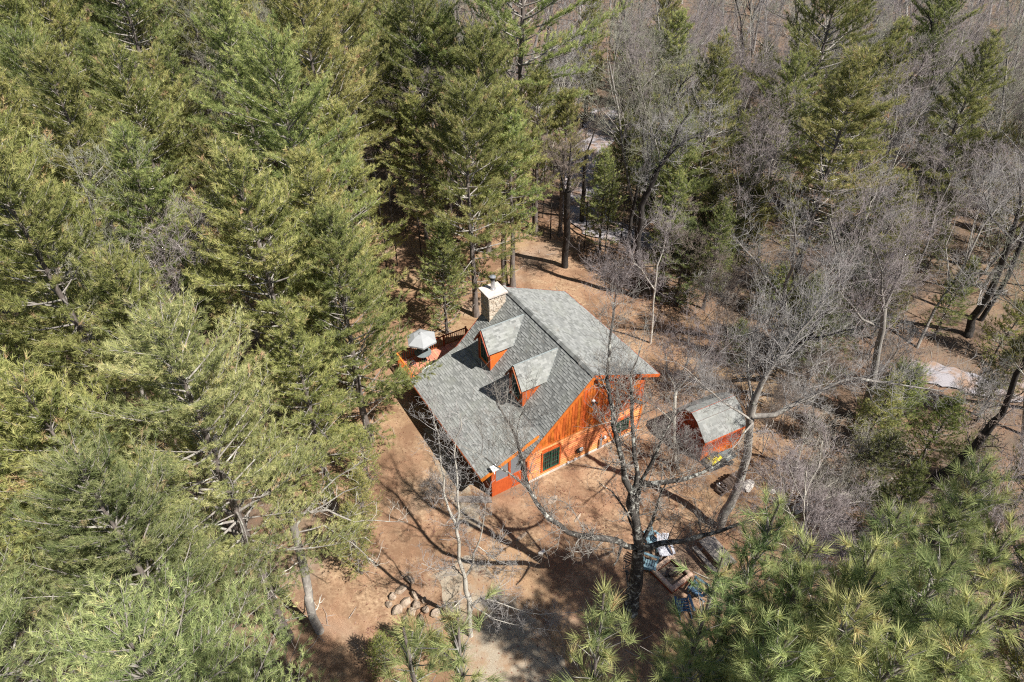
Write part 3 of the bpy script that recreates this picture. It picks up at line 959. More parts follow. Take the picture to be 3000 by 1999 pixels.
m = MB(); m.box(0.07, 0.115, -0.7, 0.7, 0.08, 1.9); sdr = m.build("door", M["redwood"], shed)
m = MB(); m.box(0.03, 0.068, 0.55, 0.62, 0.9, 1.1); m.build("handle", M["dark"], sdr)

# things in front of the shed
def gpt(px, py, z=0.0):
    p = g(px, py)
    return (p.x, p.y, z)
yd = thing("yard_machine", "small yellow and black yard machine parked in front of the shed", "yard machine", gpt(2088, 1362), R(28))
m = MB(); m.prism([(-0.45, -0.26, 0.28), (0.0, -0.26, 0.28), (0.0, -0.26, 0.62), (-0.38, -0.26, 0.58)], (0, 0.52, 0)); m.build("hood", M["yellow"], yd)
for k in range(4):
    m = MB(); m.box(-0.36 + k * 0.09, -0.32 + k * 0.09, -0.22, 0.22, 0.585 + k * 0.011, 0.625 + k * 0.011); m.build("hood_rib", M["yellow"], yd)
m = MB(); m.prism([(0.12, -0.24, 0.42), (0.50, -0.24, 0.42), (0.5, -0.24, 0.52), (0.12, -0.24, 0.5)], (0, 0.40, 0)); m.build("seat", M["yellow"], yd)
m = MB(); m.box(-0.42, 0.62, -0.2, 0.2, 0.18, 0.275); m.build("chassis", M["black"], yd)
m = MB(); m.box(-0.2, 0.4, -0.48, 0.48, 0.10, 0.175); m.build("mower_deck", M["black"], yd)
for (x, y, r_) in ((-0.36, -0.33, 0.16), (-0.36, 0.33, 0.16), (0.48, -0.36, 0.23), (0.48, 0.36, 0.23)):
    m = MB(); m.tube([(x, y - 0.07, r_), (x, y + 0.07, r_)], [r_, r_], 16); m.build("wheel", M["dark"], yd)
m = MB(); m.tube([(-0.02, 0, 0.6), (0.08, 0, 0.78)], [0.02, 0.02], 8); m.tube([(0.075, 0, 0.77), (0.09, 0, 0.80)], [0.15, 0.15], 14); m.build("steering_wheel", M["dark"], yd)
yc = thing("garden_cart", "dark slate grey garden cart behind the yellow yard machine", "cart", gpt(2128, 1350), R(28))
m = MB(); m.prism([(-0.3, -0.25, 0.3), (0.3, -0.25, 0.3), (0.42, -0.33, 0.55), (-0.42, -0.33, 0.55)], (0, 0.02, 0)); m.prism([(-0.3, 0.25, 0.3), (0.3, 0.25, 0.3), (0.42, 0.33, 0.55), (-0.42, 0.33, 0.55)], (0, 0.02, 0))
m.prism([(-0.3, -0.25, 0.3), (-0.3, 0.25, 0.3), (-0.42, 0.33, 0.55), (-0.42, -0.33, 0.55)], (0.02, 0, 0)); m.prism([(0.3, -0.25, 0.3), (0.3, 0.25, 0.3), (0.42, 0.33, 0.55), (0.42, -0.33, 0.55)], (-0.02, 0, 0)); m.box(-0.3, 0.3, -0.25, 0.25, 0.28, 0.31)
m.build("tray", M["slate"], yc)
for y in (-0.36, 0.36):
    m = MB(); m.tube([(0, y - 0.04, 0.18), (0, y + 0.04, 0.18)], [0.18, 0.18], 14); m.build("wheel", M["dark"], yc)
m = MB(); m.bar((-0.3, 0, 0.25), (-0.9, 0, 0.3), 0.04, 0.04); m.build("handle", M["black"], yc)

# firewood stack, seen end on
def firewood(px, py, rot, rows, label_pos):
    base = g(px, py)
    n = 0
    for r_ in range(rows):
        cnt = 9 - r_
        for i in range(cnt):
            m = MB()
            rr = random.Random(px + r_ * 31 + i)
            rad = rr.uniform(0.085, 0.125)
            ln = rr.uniform(0.36, 0.46)
            m.tube([(0, -ln / 2, 0), (0, 0, 0.0), (0, ln / 2, 0)], [rad, rad * 1.03, rad * 0.97], 9, True, 0.5, 0.08, rr)
            o = m.build("firewood_log", M["log_end"])
            off = (i - (cnt - 1) / 2) * 0.225
            o.location = (base.x + off * math.cos(rot), base.y + off * math.sin(rot), 0.115 + r_ * 0.185)
            o.rotation_euler = (rr.uniform(-0.04, 0.04), rr.uniform(0, 6), rot + rr.uniform(-0.08, 0.08))
            row = ("bottom", "second", "third", "top")[r_]
            which = ("leftmost", "second", "third", "fourth", "fifth", "sixth", "seventh", "eighth", "ninth")[i]
            which = "rightmost" if i == cnt - 1 else which + ("" if i == 0 else " from left")
            tag(o, "firewood log, %s in the %s row of the stack" % (which, row), "log", "firewood logs stacked by the trunk")
firewood(2138, 1424, R(38), 4, "")

# sawn stump with a pale cup, big round rock, smaller rocks
def rock(name, loc, sx, sy, sz, seed, mat, label, cat="rock", group=None, rot=0.0, sub=2):
    import bmesh
    bm = bmesh.new()
    bmesh.ops.create_icosphere(bm, subdivisions=sub, radius=1.0)
    r = random.Random(seed)
    ph = [(Vector((r.gauss(0, 1), r.gauss(0, 1), r.gauss(0, 1))).normalized(), r.uniform(0.42, 0.85)) for _ in range(12)]
    for v in bm.verts:
        p = v.co.copy()
        k = 1.0
        for d, lim in ph:
            q = p.dot(d)
            if q > lim:
                k = min(k, lim / q)
        p = p * k * (1 + r.uniform(-0.03, 0.03))
        v.co = Vector((p.x * sx, p.y * sy, max(p.z * sz, -sz * 0.5)))
    me = bpy.data.meshes.new(name)
    bm.to_mesh(me); bm.free()
    me.materials.append(M[mat])
    o = link(name, me)
    o.location = (loc[0], loc[1], sz * 0.35)
    o.rotation_euler = (0, 0, rot)
    return tag(o, label, cat, group)
rock("boulder", gpt(2190, 1430), 0.52, 0.42, 0.36, 4, "rock_pale", "large pale round boulder on the ground right of the leaning trunk", "boulder", None, 0.5, 3)
rock("rock", gpt(2262, 1440), 0.32, 0.26, 0.16, 8, "rock_pale", "pale lumpy rock in the leaves right of the large round boulder")
m = MB(); rr = random.Random(5); m.tube([(0, 0, 0), (0, 0, 0.2), (0, 0, 0.42)], [0.2, 0.17, 0.165], 14, True, 0.5, 0.05, rr)
st = m.build("tree_stump", M["greywood"]); st.location = gpt(2104, 1434); tag(st, "short grey sawn stump left of the firewood stack", "stump")
m = MB(); m.tube([(0, 0, 0), (0, 0, 0.12)], [0.05, 0.06], 12); c_ = m.build("cup", M["white"]); c_.location = gpt(2104, 1434, 0.42); tag(c_, "white cup standing on the grey stump", "cup")
for i, (px, py, sx, sy, rot, lab) in enumerate((
        (1622, 1462, 0.62, 0.30, 0.9, "pale flat rock in the lawn nearest the cabin's green window"),
        (1690, 1520, 0.55, 0.14, 1.0, "long thin pale rock in the lawn under the oak's limb"),
        (1528, 1572, 0.55, 0.20, 0.7, "dull pinkish flat rock in the lawn, left of the white one"),
        (1588, 1618, 0.40, 0.26, 0.9, "bright white flat rock showing in the middle of the lawn"))):
    rock("rock", gpt(px, py), sx * 0.8, sy * 0.8, 0.06, 20 + i, "rock_pale" if i == 3 else "rock", lab, "rock", None, rot)
# tumbled stone edging bottom left
edge = [(1203, 1705, .30, .20, "topmost pale stone of the stone edging beside the gravel drive"), (1178, 1728, .34, .24, "brown stone just below the topmost stone of the stone edging"), (1216, 1748, .26, .24, "bright rounded stone beside the dark gap in the stone edging"),
        (1152, 1752, .26, .22, "mossy stone at the outer left of the stone edging"), (1184, 1768, .34, .25, "big sandy stone in the middle of the stone edging"), (1222, 1778, .28, .22, "stone under the bright rounded one in the stone edging"),
        (1241, 1763, .17, .16, "small pinkish round stone on the right of the stone edging"), (1168, 1790, .32, .22, "low greenish stone on the left of the stone edging"), (1205, 1796, .30, .24, "long stone leaning over the hollow in the stone edging"),
        (1250, 1790, .20, .20, "reddish stone near the lower right of the stone edging"), (1233, 1815, .28, .2, "leaf covered stone at the bottom of the stone edging"), (1273, 1801, .30, .26, "large cracked grey stone at the lower right end of the stone edging"),
        (1187, 1818, .28, .2, "half buried stone at the lower left of the stone edging"), (1138, 1772, .2, .18, "small stone at the far left of the stone edging")]
for i, (px, py, sx, sy, lab) in enumerate(edge):
    rock("edging_stone", gpt(px, py), sx * 1.2, sy * 1.2, random.Random(i).uniform(.2, .34), 50 + i, "rock", lab, "stone", "stones edging the gravel drive", random.Random(i).uniform(0, 3))

# ------------------------------------------------------------------ fire pit and seats
FR = math.atan2(g(1966, 1635).y - g(1912, 1675).y, g(1966, 1635).x - g(1912, 1675).x)
fp0 = (g(1908, 1680) + g(1972, 1632) + g(2026, 1696) + g(1960, 1738)) / 4
pit = thing("fire_pit", "square fire pit edged with pale timbers and filled with ash and logs", "fire pit", (fp0.x, fp0.y, 0), FR)
A = 0.76
for (x0, x1, y0, y1, z) in ((-A, A, -A, -A + 0.2, 0.34), (-A, A, A - 0.2, A, 0.335), (-A, -A + 0.2, -A + 0.203, A - 0.203, 0.33), (A - 0.2, A, -A + 0.203, A - 0.203, 0.332)):
    m = MB(); m.box(x0, x1, y0, y1, 0.17, z); m.build("timber", M["pinkwood"], pit)
    m = MB(); m.box(x0 + 0.004, x1 - 0.004, y0 + 0.004, y1 - 0.004, 0, 0.165); m.build("timber", M["redwood"], pit)
m = MB(); m.box(-A + 0.21, A - 0.21, -A + 0.21, A - 0.21, 0, 0.06); m.build("ash_bed", M["gravel"], pit)
for i, (x, y, a, ln, rd, mt_) in enumerate(((-0.1, 0.15, 0.4, 0.5, 0.07, "log_end"), (0.18, 0.12, 1.9, 0.55, 0.06, "pinkwood"), (0.0, -0.12, 2.7, 0.45, 0.08, "log_end"), (0.2, 0.3, 0.1, 0.3, 0.05, "log_cut"))):
    m = MB(); m.tube([(x - ln / 2 * math.cos(a), y - ln / 2 * math.sin(a), 0.12), (x + ln / 2 * math.cos(a), y + ln / 2 * math.sin(a), 0.16)], [rd, rd * 0.9], 9)
    o = m.build("charred_log", M[mt_]); o.location = (fp0.x, fp0.y, 0); o.rotation_euler = (0, 0, FR)
    tag(o, ("charred dark log on the left inside the fire pit", "pale split log lying across the middle of the fire pit", "dark log nearest the cabin-side corner of the fire pit", "short cut log at the upper corner inside the fire pit")[i], "log", "logs inside the fire pit")

def adirondack(px, py, rot, mat, label):
    c = thing("lawn_chair", label, "chair", gpt(px, py), rot, "slatted chairs round the fire pit")
    # seat slopes down to the back; local -y is the front
    for k in range(5):
        y = -0.32 + k * 0.125
        z = 0.36 - k * 0.035
        m = MB(); m.bar((-0.27, y, z), (0.27, y, z), 0.11, 0.025, (0, -0.25, 1)); m.build("seat_slat", M[mat], c)
    for k in range(5):
        x = -0.24 + k * 0.12
        m = MB(); m.prism([(x - 0.053, 0.28, 0.2), (x + 0.053, 0.28, 0.2), (x * 1.15 + 0.055, 0.62, 0.93 - abs(x) * 0.3), (x * 1.15 - 0.055, 0.62, 0.93 - abs(x) * 0.3)], (0, 0.02, 0.012)); m.build("back_slat", M[mat], c)
    for s_ in (-1, 1):
        m = MB(); m.bar((s_ * 0.36, -0.42, 0.55), (s_ * 0.36, 0.42, 0.53), 0.13, 0.025); m.build("armrest", M[mat], c)
        m = MB(); m.bar((s_ * 0.30, -0.36, 0.0), (s_ * 0.30, -0.36, 0.535), 0.09, 0.03); m.build("front_leg", M[mat], c)
        m = MB(); m.bar((s_ * 0.285, -0.36, 0.33), (s_ * 0.285, 0.55, 0.02), 0.03, 0.10); m.build("back_leg", M[mat], c)
def face(px, py):
    p = g(px, py)
    return math.atan2(fp0.y - p.y, fp0.x - p.x) + math.pi / 2
adirondack(2042, 1735, face(2042, 1735), "blue", "dark blue slatted chair at the right corner of the fire pit")
adirondack(2000, 1785, face(2000, 1785), "blue", "dark blue slatted chair in shade at the bottom corner of the fire pit")
adirondack(1900, 1662, face(1900, 1662), "pale_blue", "faded blue slatted chair at the left corner of the fire pit")
adirondack(1945, 1622, face(1945, 1622), "grey_plastic", "light grey slatted chair above the fire pit, beside the oak limb")
adirondack(1918, 1598, face(1918, 1598) + 0.4, "pale_blue", "faded blue slatted chair behind the oak trunk, farthest from the fire pit")
# picnic table
pa, pb = g(2040, 1620), g(2095, 1685)
pt = thing("picnic_table", "weathered grey wooden picnic table with attached benches beside the fire pit", "picnic table", gpt(2088, 1640), math.atan2(pb.y - pa.y, pb.x - pa.x))
for k in range(5):
    m = MB(); m.box(-0.9, 0.9, -0.36 + k * 0.145, -0.36 + k * 0.145 + 0.137, 0.71, 0.75); m.build("tabletop_plank", M["greywood"], pt)
for s_ in (-1, 1):
    for k in range(2):
        y = s_ * 0.62 + (k - 0.5) * 0.13
        m = MB(); m.box(-0.9, 0.9, y - 0.06, y + 0.06, 0.42, 0.46); m.build("bench_plank", M["greywood"], pt)
    x = s_ * 0.62
    m = MB(); m.bar((x, -0.72, 0.39), (x, 0.72, 0.39), 0.05, 0.09); m.build("cross_beam", M["greywood"], pt)
    for q in (-1, 1):
        m = MB(); m.bar((x + 0.05, q * 0.55, 0), (x + 0.05, q * 0.22, 0.70), 0.09, 0.05, (1, 0, 0)); m.build("leg", M["greywood"], pt)


# ------------------------------------------------------------------ trees
def norm(a):
    return a / np.maximum(np.linalg.norm(a, axis=-1, keepdims=True), 1e-9)

class Tubes:
    """many thin tapered branches gathered into one array mesh"""
    def __init__(s):
        s.V, s.F, s.o = [], [], 0
    def add(s, pts, rad, n=3):
        pts = np.asarray(pts, float)
        m = len(pts)
        d = np.empty_like(pts)
        d[1:-1] = pts[2:] - pts[:-2]
        d[0] = pts[1] - pts[0]
        d[-1] = pts[-1] - pts[-2]
        d = norm(d)
        ref = np.array([0, 0, 1.0]) if abs(d[0, 2]) < 0.9 else np.array([1.0, 0, 0])
        a = norm(np.cross(d, ref))
        b = np.cross(d, a)
        w = np.arange(n) * 2 * np.pi / n
        r = np.asarray(rad)[:, None, None]
        v = pts[:, None, :] + r * (np.cos(w)[None, :, None] * a[:, None, :] + np.sin(w)[None, :, None] * b[:, None, :])
        s.V.append(v.reshape(-1, 3))
        i = (np.arange(m - 1) * n)[:, None]
        k = np.arange(n)[None, :]
        k2 = (k + 1) % n
        s.F.append((np.stack([i + k, i + k2, i + n + k2, i + n + k], -1).reshape(-1, 4)) + s.o)
        s.o += m * n
    def mesh(s, name, mat):
        return np_mesh(name, np.concatenate(s.V), np.concatenate(s.F), mat, smooth=True)

def needle_mesh(name, pos, dr, size, tint, k, wid, rng, mat, spread=0.8, stem=0.5, keep=0.0):
    """bundles of long thin needles fanned round each shoot tip"""
    n = len(pos)
    P = np.repeat(pos, k, 0)
    D = np.repeat(norm(dr), k, 0)
    Sz = np.repeat(size, k)
    rd = norm(rng.normal(size=(n * k, 3)))
    rd -= D * (rd * D).sum(1, keepdims=True) * 0.9
    nd = norm(D * 1.0 + norm(rd) * spread * rng.uniform(0.45, 1.35, (n * k, 1)))
    base = P + D * (rng.uniform(-stem, 0.25, (n * k, 1)) * Sz[:, None])
    ln = Sz * rng.uniform(0.75, 1.15, n * k)
    sd = norm(np.cross(nd, rng.normal(size=(n * k, 3)))) * (wid * rng.uniform(0.8, 1.3, (n * k, 1)))
    v = np.stack([base - sd, base + sd, base + nd * ln[:, None]], 1).reshape(-1, 3)
    f = np.arange(n * k * 3).reshape(-1, 3)
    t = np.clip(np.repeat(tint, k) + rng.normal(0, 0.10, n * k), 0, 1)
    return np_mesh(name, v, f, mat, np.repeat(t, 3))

def pine(seed, Ht, cb, Rm, gap=0.62, sub=0.30, tgap=0.17, size=0.24, k=12, wid=0.011, mat="needles", r0=0.2, top_pow=0.75, nb=(4, 6), rise=0.0, flat=1.0, bark="bark_pine", spread=0.8, tb=0.0):
    """white pine: straight trunk, whorls of long limbs, plumes of needles along the outer side shoots"""
    rng = np.random.default_rng(seed)
    tr, br = Tubes(), Tubes()
    nz = 14
    zz = np.linspace(0, Ht, nz)
    wob = np.cumsum(rng.normal(0, 0.035, (nz, 2)), 0)
    wob -= wob[0]
    tp = np.stack([wob[:, 0], wob[:, 1], zz], 1)
    trad = r0 * (1 - zz / Ht) ** 0.85 + 0.014
    trad[0] *= 1.35
    tr.add(tp, trad, 9)
    TP, TD, TS, TT = [], [], [], []
    z = cb * Ht
    def trunk_at(z):
        return np.array([np.interp(z, zz, tp[:, 0]), np.interp(z, zz, tp[:, 1]), z])
    # a few dead stubs below the crown
    for _ in range(9):
        zs = rng.uniform(0.25, 1.0) * cb * Ht
        a = rng.uniform(0, 2 * np.pi)
        ln = rng.uniform(0.5, 1.8)
        p = trunk_at(zs)
        e = p + np.array([np.cos(a), np.sin(a), rng.uniform(-0.2, 0.25)]) * ln
        m_ = (p + e) / 2 + rng.normal(0, 0.08, 3)
        br.add([p, m_, e], [0.03, 0.02, 0.008], 3)
    a0 = 0.0
    while z < Ht * 0.985:
        t = (z - cb * Ht) / (Ht * (1 - cb))
        prof = (1 - t) ** top_pow * min(1.0, 0.55 + 1.9 * t)
        n_ = int(rng.integers(nb[0], nb[1] + 1))
        a0 += rng.uniform(0.4, 1.2)
        for j in range(n_):
            az = a0 + 2 * np.pi * j / n_ + rng.normal(0, 0.22)
            ln = max(0.3, Rm * prof * rng.uniform(0.5, 1.15) + 0.12)
            if t < 0.25 and rng.random() < 0.25:
                continue
            el = np.radians(rise + 2 + 52 * t ** 1.3 + rng.normal(0, 7))
            p0 = trunk_at(z + rng.uniform(-0.12, 0.12))
            m = 6
            s_ = np.linspace(0, 1, m)
            ce = np.cos(el)
            up = np.sin(el) * s_ + 0.22 * s_ ** 2 * rng.uniform(0.4, 1.5) * ce
            bend = rng.normal(0, 0.16) * s_ ** 2
            dx, dy = np.cos(az), np.sin(az)
            pts = np.stack([p0[0] + ln * ce * (dx * s_ - dy * bend), p0[1] + ln * ce * (dy * s_ + dx * bend), p0[2] + ln * up], 1)
            br.add(pts, np.linspace(0.014 + 0.012 * ln, 0.006, m), 4)
            seglen = ln
            base_t = (0.36 if t < 0.6 else 0.22) + rng.uniform(-0.08, 0.08)
            q = base_t * seglen
            side = 1
            bt = rng.normal(0, 0.10)
            while q <= seglen + 0.01:
                f = min(q / seglen, 1.0)
                c = np.array([np.interp(f, s_, pts[:, i]) for i in range(3)])
                i0 = min(int(f * (m - 1)), m - 2)
                bd = norm(pts[i0 + 1] - pts[i0])
                sidev = norm(np.cross(bd, [0, 0, 1.0]))
                sl = (0.42 * ln * (1 - 0.75 * f) + 0.26) * rng.uniform(0.6, 1.2)
                sl = min(sl, 1.35)
                ang = rng.uniform(0.55, 1.0)
                sd_ = norm(bd * np.cos(ang) + sidev * side * np.sin(ang) * flat + np.array([0, 0, rng.uniform(-0.02, 0.42)]))
                if f > 0.97:
                    sd_ = norm(bd + np.array([0, 0, 0.15]))
                e = c + sd_ * sl + np.array([0, 0, 0.06 * sl])
                br.add([c, e], [0.008, 0.004], 3)
                nt = max(2, int(sl * 0.78 / tgap))
                ft = np.linspace(0.28, 1.0, nt)
                pp = c[None] + (e - c)[None] * ft[:, None] + rng.normal(0, 0.045, (nt, 3))
                ddv = norm(sd_[None] + rng.normal(0, 0.42, (nt, 3)) + np.array([0, 0, 0.38])[None])
                TP.append(pp); TD.append(ddv)
                TS.append(np.full(nt, size) * rng.uniform(0.8, 1.2, nt))
                bro = 0.45 if rng.random() < 0.03 else 0.0
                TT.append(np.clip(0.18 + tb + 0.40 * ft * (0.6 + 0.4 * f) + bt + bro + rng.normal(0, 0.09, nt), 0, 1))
                side = -side
                q += sub * rng.uniform(0.7, 1.3)
        z += gap * (1 - 0.45 * t) * rng.uniform(0.75, 1.25)
    # leader tuft
    TP.append(np.array([tp[-1], tp[-1] - [0, 0, 0.15]])); TD.append(np.array([[0, 0, 1.0], [0.1, 0, 1.0]])); TS.append(np.array([size, size])); TT.append(np.array([0.75, 0.6]))
    P, D, Z, T_ = np.concatenate(TP), np.concatenate(TD), np.concatenate(TS), np.concatenate(TT)
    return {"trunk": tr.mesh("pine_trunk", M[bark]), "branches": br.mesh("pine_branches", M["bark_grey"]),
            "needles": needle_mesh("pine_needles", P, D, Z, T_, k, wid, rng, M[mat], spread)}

def bare(seed, Ht, spread=0.45, first=0.3, r0=0.16, limbs=9, dens=1.0, bark="bark_grey", twig="twig_grey", levels=4, fan=1.0, lean=(0, 0), forks=1):
    """leafless hardwood: leader, ascending limbs, three further orders of twigs"""
    rng = np.random.default_rng(seed)
    tr, tw = Tubes(), Tubes()
    def grow(p, d, ln, r, lev):
        m = 5 if lev < 2 else (4 if lev == 2 else 3)
        pts = [p]
        dd = d.copy()
        for i in range(m - 1):
            dd = norm(dd + rng.normal(0, 0.16 + 0.05 * lev, 3) + np.array([0, 0, 0.10]))
            pts.append(pts[-1] + dd * ln / (m - 1))
        pts = np.array(pts)
        rad = np.linspace(r, max(r * 0.35, 0.004), m)
        (tr if lev <= 1 else tw).add(pts, rad, 6 if lev == 0 else (5 if lev == 1 else 3))
        if lev >= levels:
            return
        nch = [limbs, 8, 7, 5][lev] * dens
        nch = int(nch) + (rng.random() < nch % 1)
        for c in range(nch):
            f = rng.uniform(0.25 if lev else first, 1.0)
            q = np.array([np.interp(f, np.linspace(0, 1, m), pts[:, i]) for i in range(3)])
            i0 = min(int(f * (m - 1)), m - 2)
            bd = norm(pts[i0 + 1] - pts[i0])
            side = norm(np.cross(bd, rng.normal(size=3)))
            ang = rng.uniform(0.45, 1.0) * fan
            nd = norm(bd * np.cos(ang) + side * np.sin(ang) + np.array([0, 0, 0.15]))
            l2 = ln * (spread if lev == 0 else 0.52) * (1.15 - 0.6 * f) * rng.uniform(0.7, 1.3)
            grow(q, nd, max(l2, 0.18), max(r * (1 - 0.6 * f) * 0.5, 0.006), lev + 1)
    d0 = norm(np.array([lean[0], lean[1], 1.0]))
    for k in range(forks):
        dd = norm(d0 + (rng.normal(0, 0.16, 3) * [1, 1, 0] if forks > 1 else 0))
        grow(np.array([0.12 * k, 0.05 * k, -0.05]), dd, Ht * (1 if k == 0 else rng.uniform(0.75, 0.95)), r0 * (1 if forks == 1 else 0.75), 0)
    return {"trunk": tr.mesh("bare_trunk", M[bark]), "twigs": tw.mesh("bare_twigs", M[twig])}

def limb_tree(limbs, origin, seed, bark, twig, dens=1.0, reach=1.0, sides=8, levels=2):
    """a particular tree: its main limbs are given, side branches and twigs grow from them"""
    rng = np.random.default_rng(seed)
    tr, tw = Tubes(), Tubes()
    org = np.array(origin)
    def twigs(p, d, ln, r, lev):
        m = 4
        pts = [p]
        dd = d
        for i in range(m - 1):
            dd = norm(dd + rng.normal(0, 0.28, 3) + np.array([0, 0, 0.12]))
            pts.append(pts[-1] + dd * ln / (m - 1))
        pts = np.array(pts)
        tw.add(pts, np.linspace(r, max(0.3 * r, 0.0035), m), 4 if lev == 0 else 3)
        if lev >= levels:
            return
        for c in range(int(rng.integers(4, 8))):
            f = rng.uniform(0.2, 1.0)
            q = np.array([np.interp(f, np.linspace(0, 1, m), pts[:, i]) for i in range(3)])
            nd = norm(dd * 0.7 + norm(rng.normal(size=3)) * 0.8 + np.array([0, 0, 0.2]))
            twigs(q, nd, ln * 0.5 * rng.uniform(0.6, 1.3), r * 0.55, lev + 1)
    for (pts, ra, rb, n_side) in limbs:
        pts = np.array([np.array(p) for p in pts]) - org
        # subdivide with a little wander
        out = [pts[0]]
        for a, bb in zip(pts[:-1], pts[1:]):
            mid = (a + bb) / 2 + rng.normal(0, 0.03 * np.linalg.norm(bb - a), 3)
            out += [mid, bb]
        out = np.array(out)
        m = len(out)
        rad = np.linspace(ra, rb, m) * rng.uniform(0.92, 1.08, m)
        tr.add(out, rad, sides)
        seg = np.linalg.norm(np.diff(out, axis=0), axis=1)
        cum = np.concatenate([[0], np.cumsum(seg)])
        for c in range(int(n_side * dens)):
            f = rng.uniform(0.18, 1.0) * cum[-1]
            q = np.array([np.interp(f, cum, out[:, i]) for i in range(3)])
            i0 = min(np.searchsorted(cum, f), m - 1)
            bd = norm(out[i0] - out[max(i0 - 1, 0)])
            nd = norm(bd * 0.6 + norm(rng.normal(size=3)) * 0.8 + np.array([0, 0, 0.25]))
            twigs(q, nd, reach * rng.uniform(0.5, 1.7), max(0.012, 0.22 * np.interp(f, cum, rad)), 0)
    return {"trunk": tr.mesh("tree_trunk", M[bark]), "twigs": tw.mesh("tree_twigs", M[twig])}

def plant(name, parts, label, cat, loc, rot=0.0, sc=1.0, group=None, tilt=(0, 0), szz=None):
    t = bpy.data.objects.new(name, None)
    t.empty_display_size = 0.3
    COL.objects.link(t)
    t.location = loc
    t.rotation_euler = (tilt[0], tilt[1], rot)
    t.scale = (sc, sc, szz or sc)
    t["label"], t["category"] = label, cat
    if group:
        t["group"] = group
    for pn, me in parts.items():
        o = bpy.data.objects.new(pn, me)
        COL.objects.link(o)
        o.parent = t
        if pn != "trunk":
            o["kind"] = "stuff"
    return t

# prototypes (mesh data is shared between alike trees)
P_NEAR = [pine(101, 21, 0.26, 5.2, 0.78, 0.15, 0.078, 0.20, 14, 0.0072, "needles_near", r0=0.25, nb=(4, 6), top_pow=0.55), pine(102, 20, 0.26, 5.4, 0.80, 0.15, 0.078, 0.20, 14, 0.0072, "needles_near", r0=0.25, nb=(4, 6), top_pow=0.5)]
P_MID = [pine(111, 21, 0.26, 4.7, 0.82, 0.18, 0.092, 0.25, 14, 0.0115, r0=0.22, nb=(4, 6), top_pow=0.6), pine(112, 19, 0.25, 4.4, 0.80, 0.18, 0.092, 0.25, 14, 0.0115, r0=0.2, nb=(4, 6), top_pow=0.55),
         pine(113, 22, 0.32, 5.6, 0.9, 0.20, 0.10, 0.26, 14, 0.012, r0=0.25, nb=(4, 6), top_pow=0.5), pine(114, 17, 0.2, 4.0, 0.75, 0.18, 0.092, 0.25, 14, 0.0115, r0=0.18, nb=(4, 6), top_pow=0.7)]
P_OPEN = [pine(121, 16, 0.34, 4.6, 0.85, 0.18, 0.09, 0.25, 15, 0.0115, r0=0.2, nb=(3, 5), top_pow=0.55), pine(122, 25, 0.36, 8.0, 1.05, 0.22, 0.11, 0.28, 15, 0.013, r0=0.34, nb=(4, 5), top_pow=0.55), pine(123, 15, 0.36, 3.3, 0.75, 0.18, 0.09, 0.25, 15, 0.0115, r0=0.22, nb=(4, 5), top_pow=0.5),
          pine(124, 16.5, 0.18, 5.0, 0.82, 0.17, 0.088, 0.25, 15, 0.0115, r0=0.2, nb=(4, 5), top_pow=0.5, tb=0.06)]
P_EDGE = [pine(151, 15, 0.08, 4.3, 0.70, 0.17, 0.09, 0.23, 14, 0.0105, r0=0.2, nb=(4, 6), top_pow=0.6)]
P_SMALL = [pine(131, 8, 0.12, 2.0, 0.36, 0.18, 0.10, 0.21, 13, 0.010, "needles", r0=0.09), pine(132, 6, 0.06, 2.1, 0.34, 0.18, 0.10, 0.2, 13, 0.010, "shrub", r0=0.07),
           pine(133, 5, 0.05, 1.9, 0.36, 0.2, 0.13, 0.2, 11, 0.010, "shrub_dull", r0=0.06)]
P_TIP = [pine(141, 27, 0.55, 1.5, 0.52, 0.28, 0.125, 0.185, 62, 0.0029, "needles_blue", r0=0.12, rise=18, tb=0.12, top_pow=0.7, nb=(4, 6), spread=0.8),
         pine(142, 27, 0.62, 1.1, 0.50, 0.30, 0.125, 0.185, 62, 0.0029, "needles_blue", r0=0.10, rise=26, tb=0.12, top_pow=0.75, nb=(4, 5), spread=0.8),
         pine(143, 27, 0.74, 0.42, 0.46, 0.32, 0.12, 0.175, 58, 0.0029, "needles_blue", r0=0.07, rise=34, tb=0.14, top_pow=0.7, nb=(3, 5), spread=0.8)]
B = [bare(201, 14, 0.46, 0.35, 0.15, twig="twig_olive"), bare(202, 12, 0.5, 0.3, 0.12, twig="twig_mauve", bark="bark_grey"), bare(203, 15, 0.42, 0.4, 0.17, bark="bark_dark", twig="twig_olive"),
     bare(204, 11, 0.5, 0.25, 0.10, bark="bark_pale", twig="twig_grey", forks=2), bare(205, 13, 0.48, 0.35, 0.13, twig="twig_mauve"), bare(206, 9, 0.5, 0.2, 0.07, bark="bark_pale", twig="twig_mauve", forks=3, limbs=7),
     bare(207, 7, 0.5, 0.15, 0.05, bark="bark_grey", twig="twig_brown", limbs=8, forks=2), bare(208, 5, 0.55, 0.1, 0.035, bark="bark_grey", twig="twig_grey", limbs=8, levels=3, forks=4, dens=1.2)]
B_NAME = ["grey", "mauve-twigged", "dark-barked", "pale-barked double-stemmed", "mauve-tinged", "pale multi-stemmed", "slender brown-twigged", "low brushy"]

# ---- the trees one can point to
def G(px, py, h):
    p = g(px, py, h)
    return (p.x, p.y, p.z)
def special(name, label, cat, limbs, seed, bark, twig, dens=1.0, reach=1.0, levels=2):
    o = limbs[0][0][0]
    org = (o[0], o[1], 0.0)
    return plant(name, limb_tree(limbs, org, seed, bark, twig, dens, reach, 9, levels), label, cat, org)

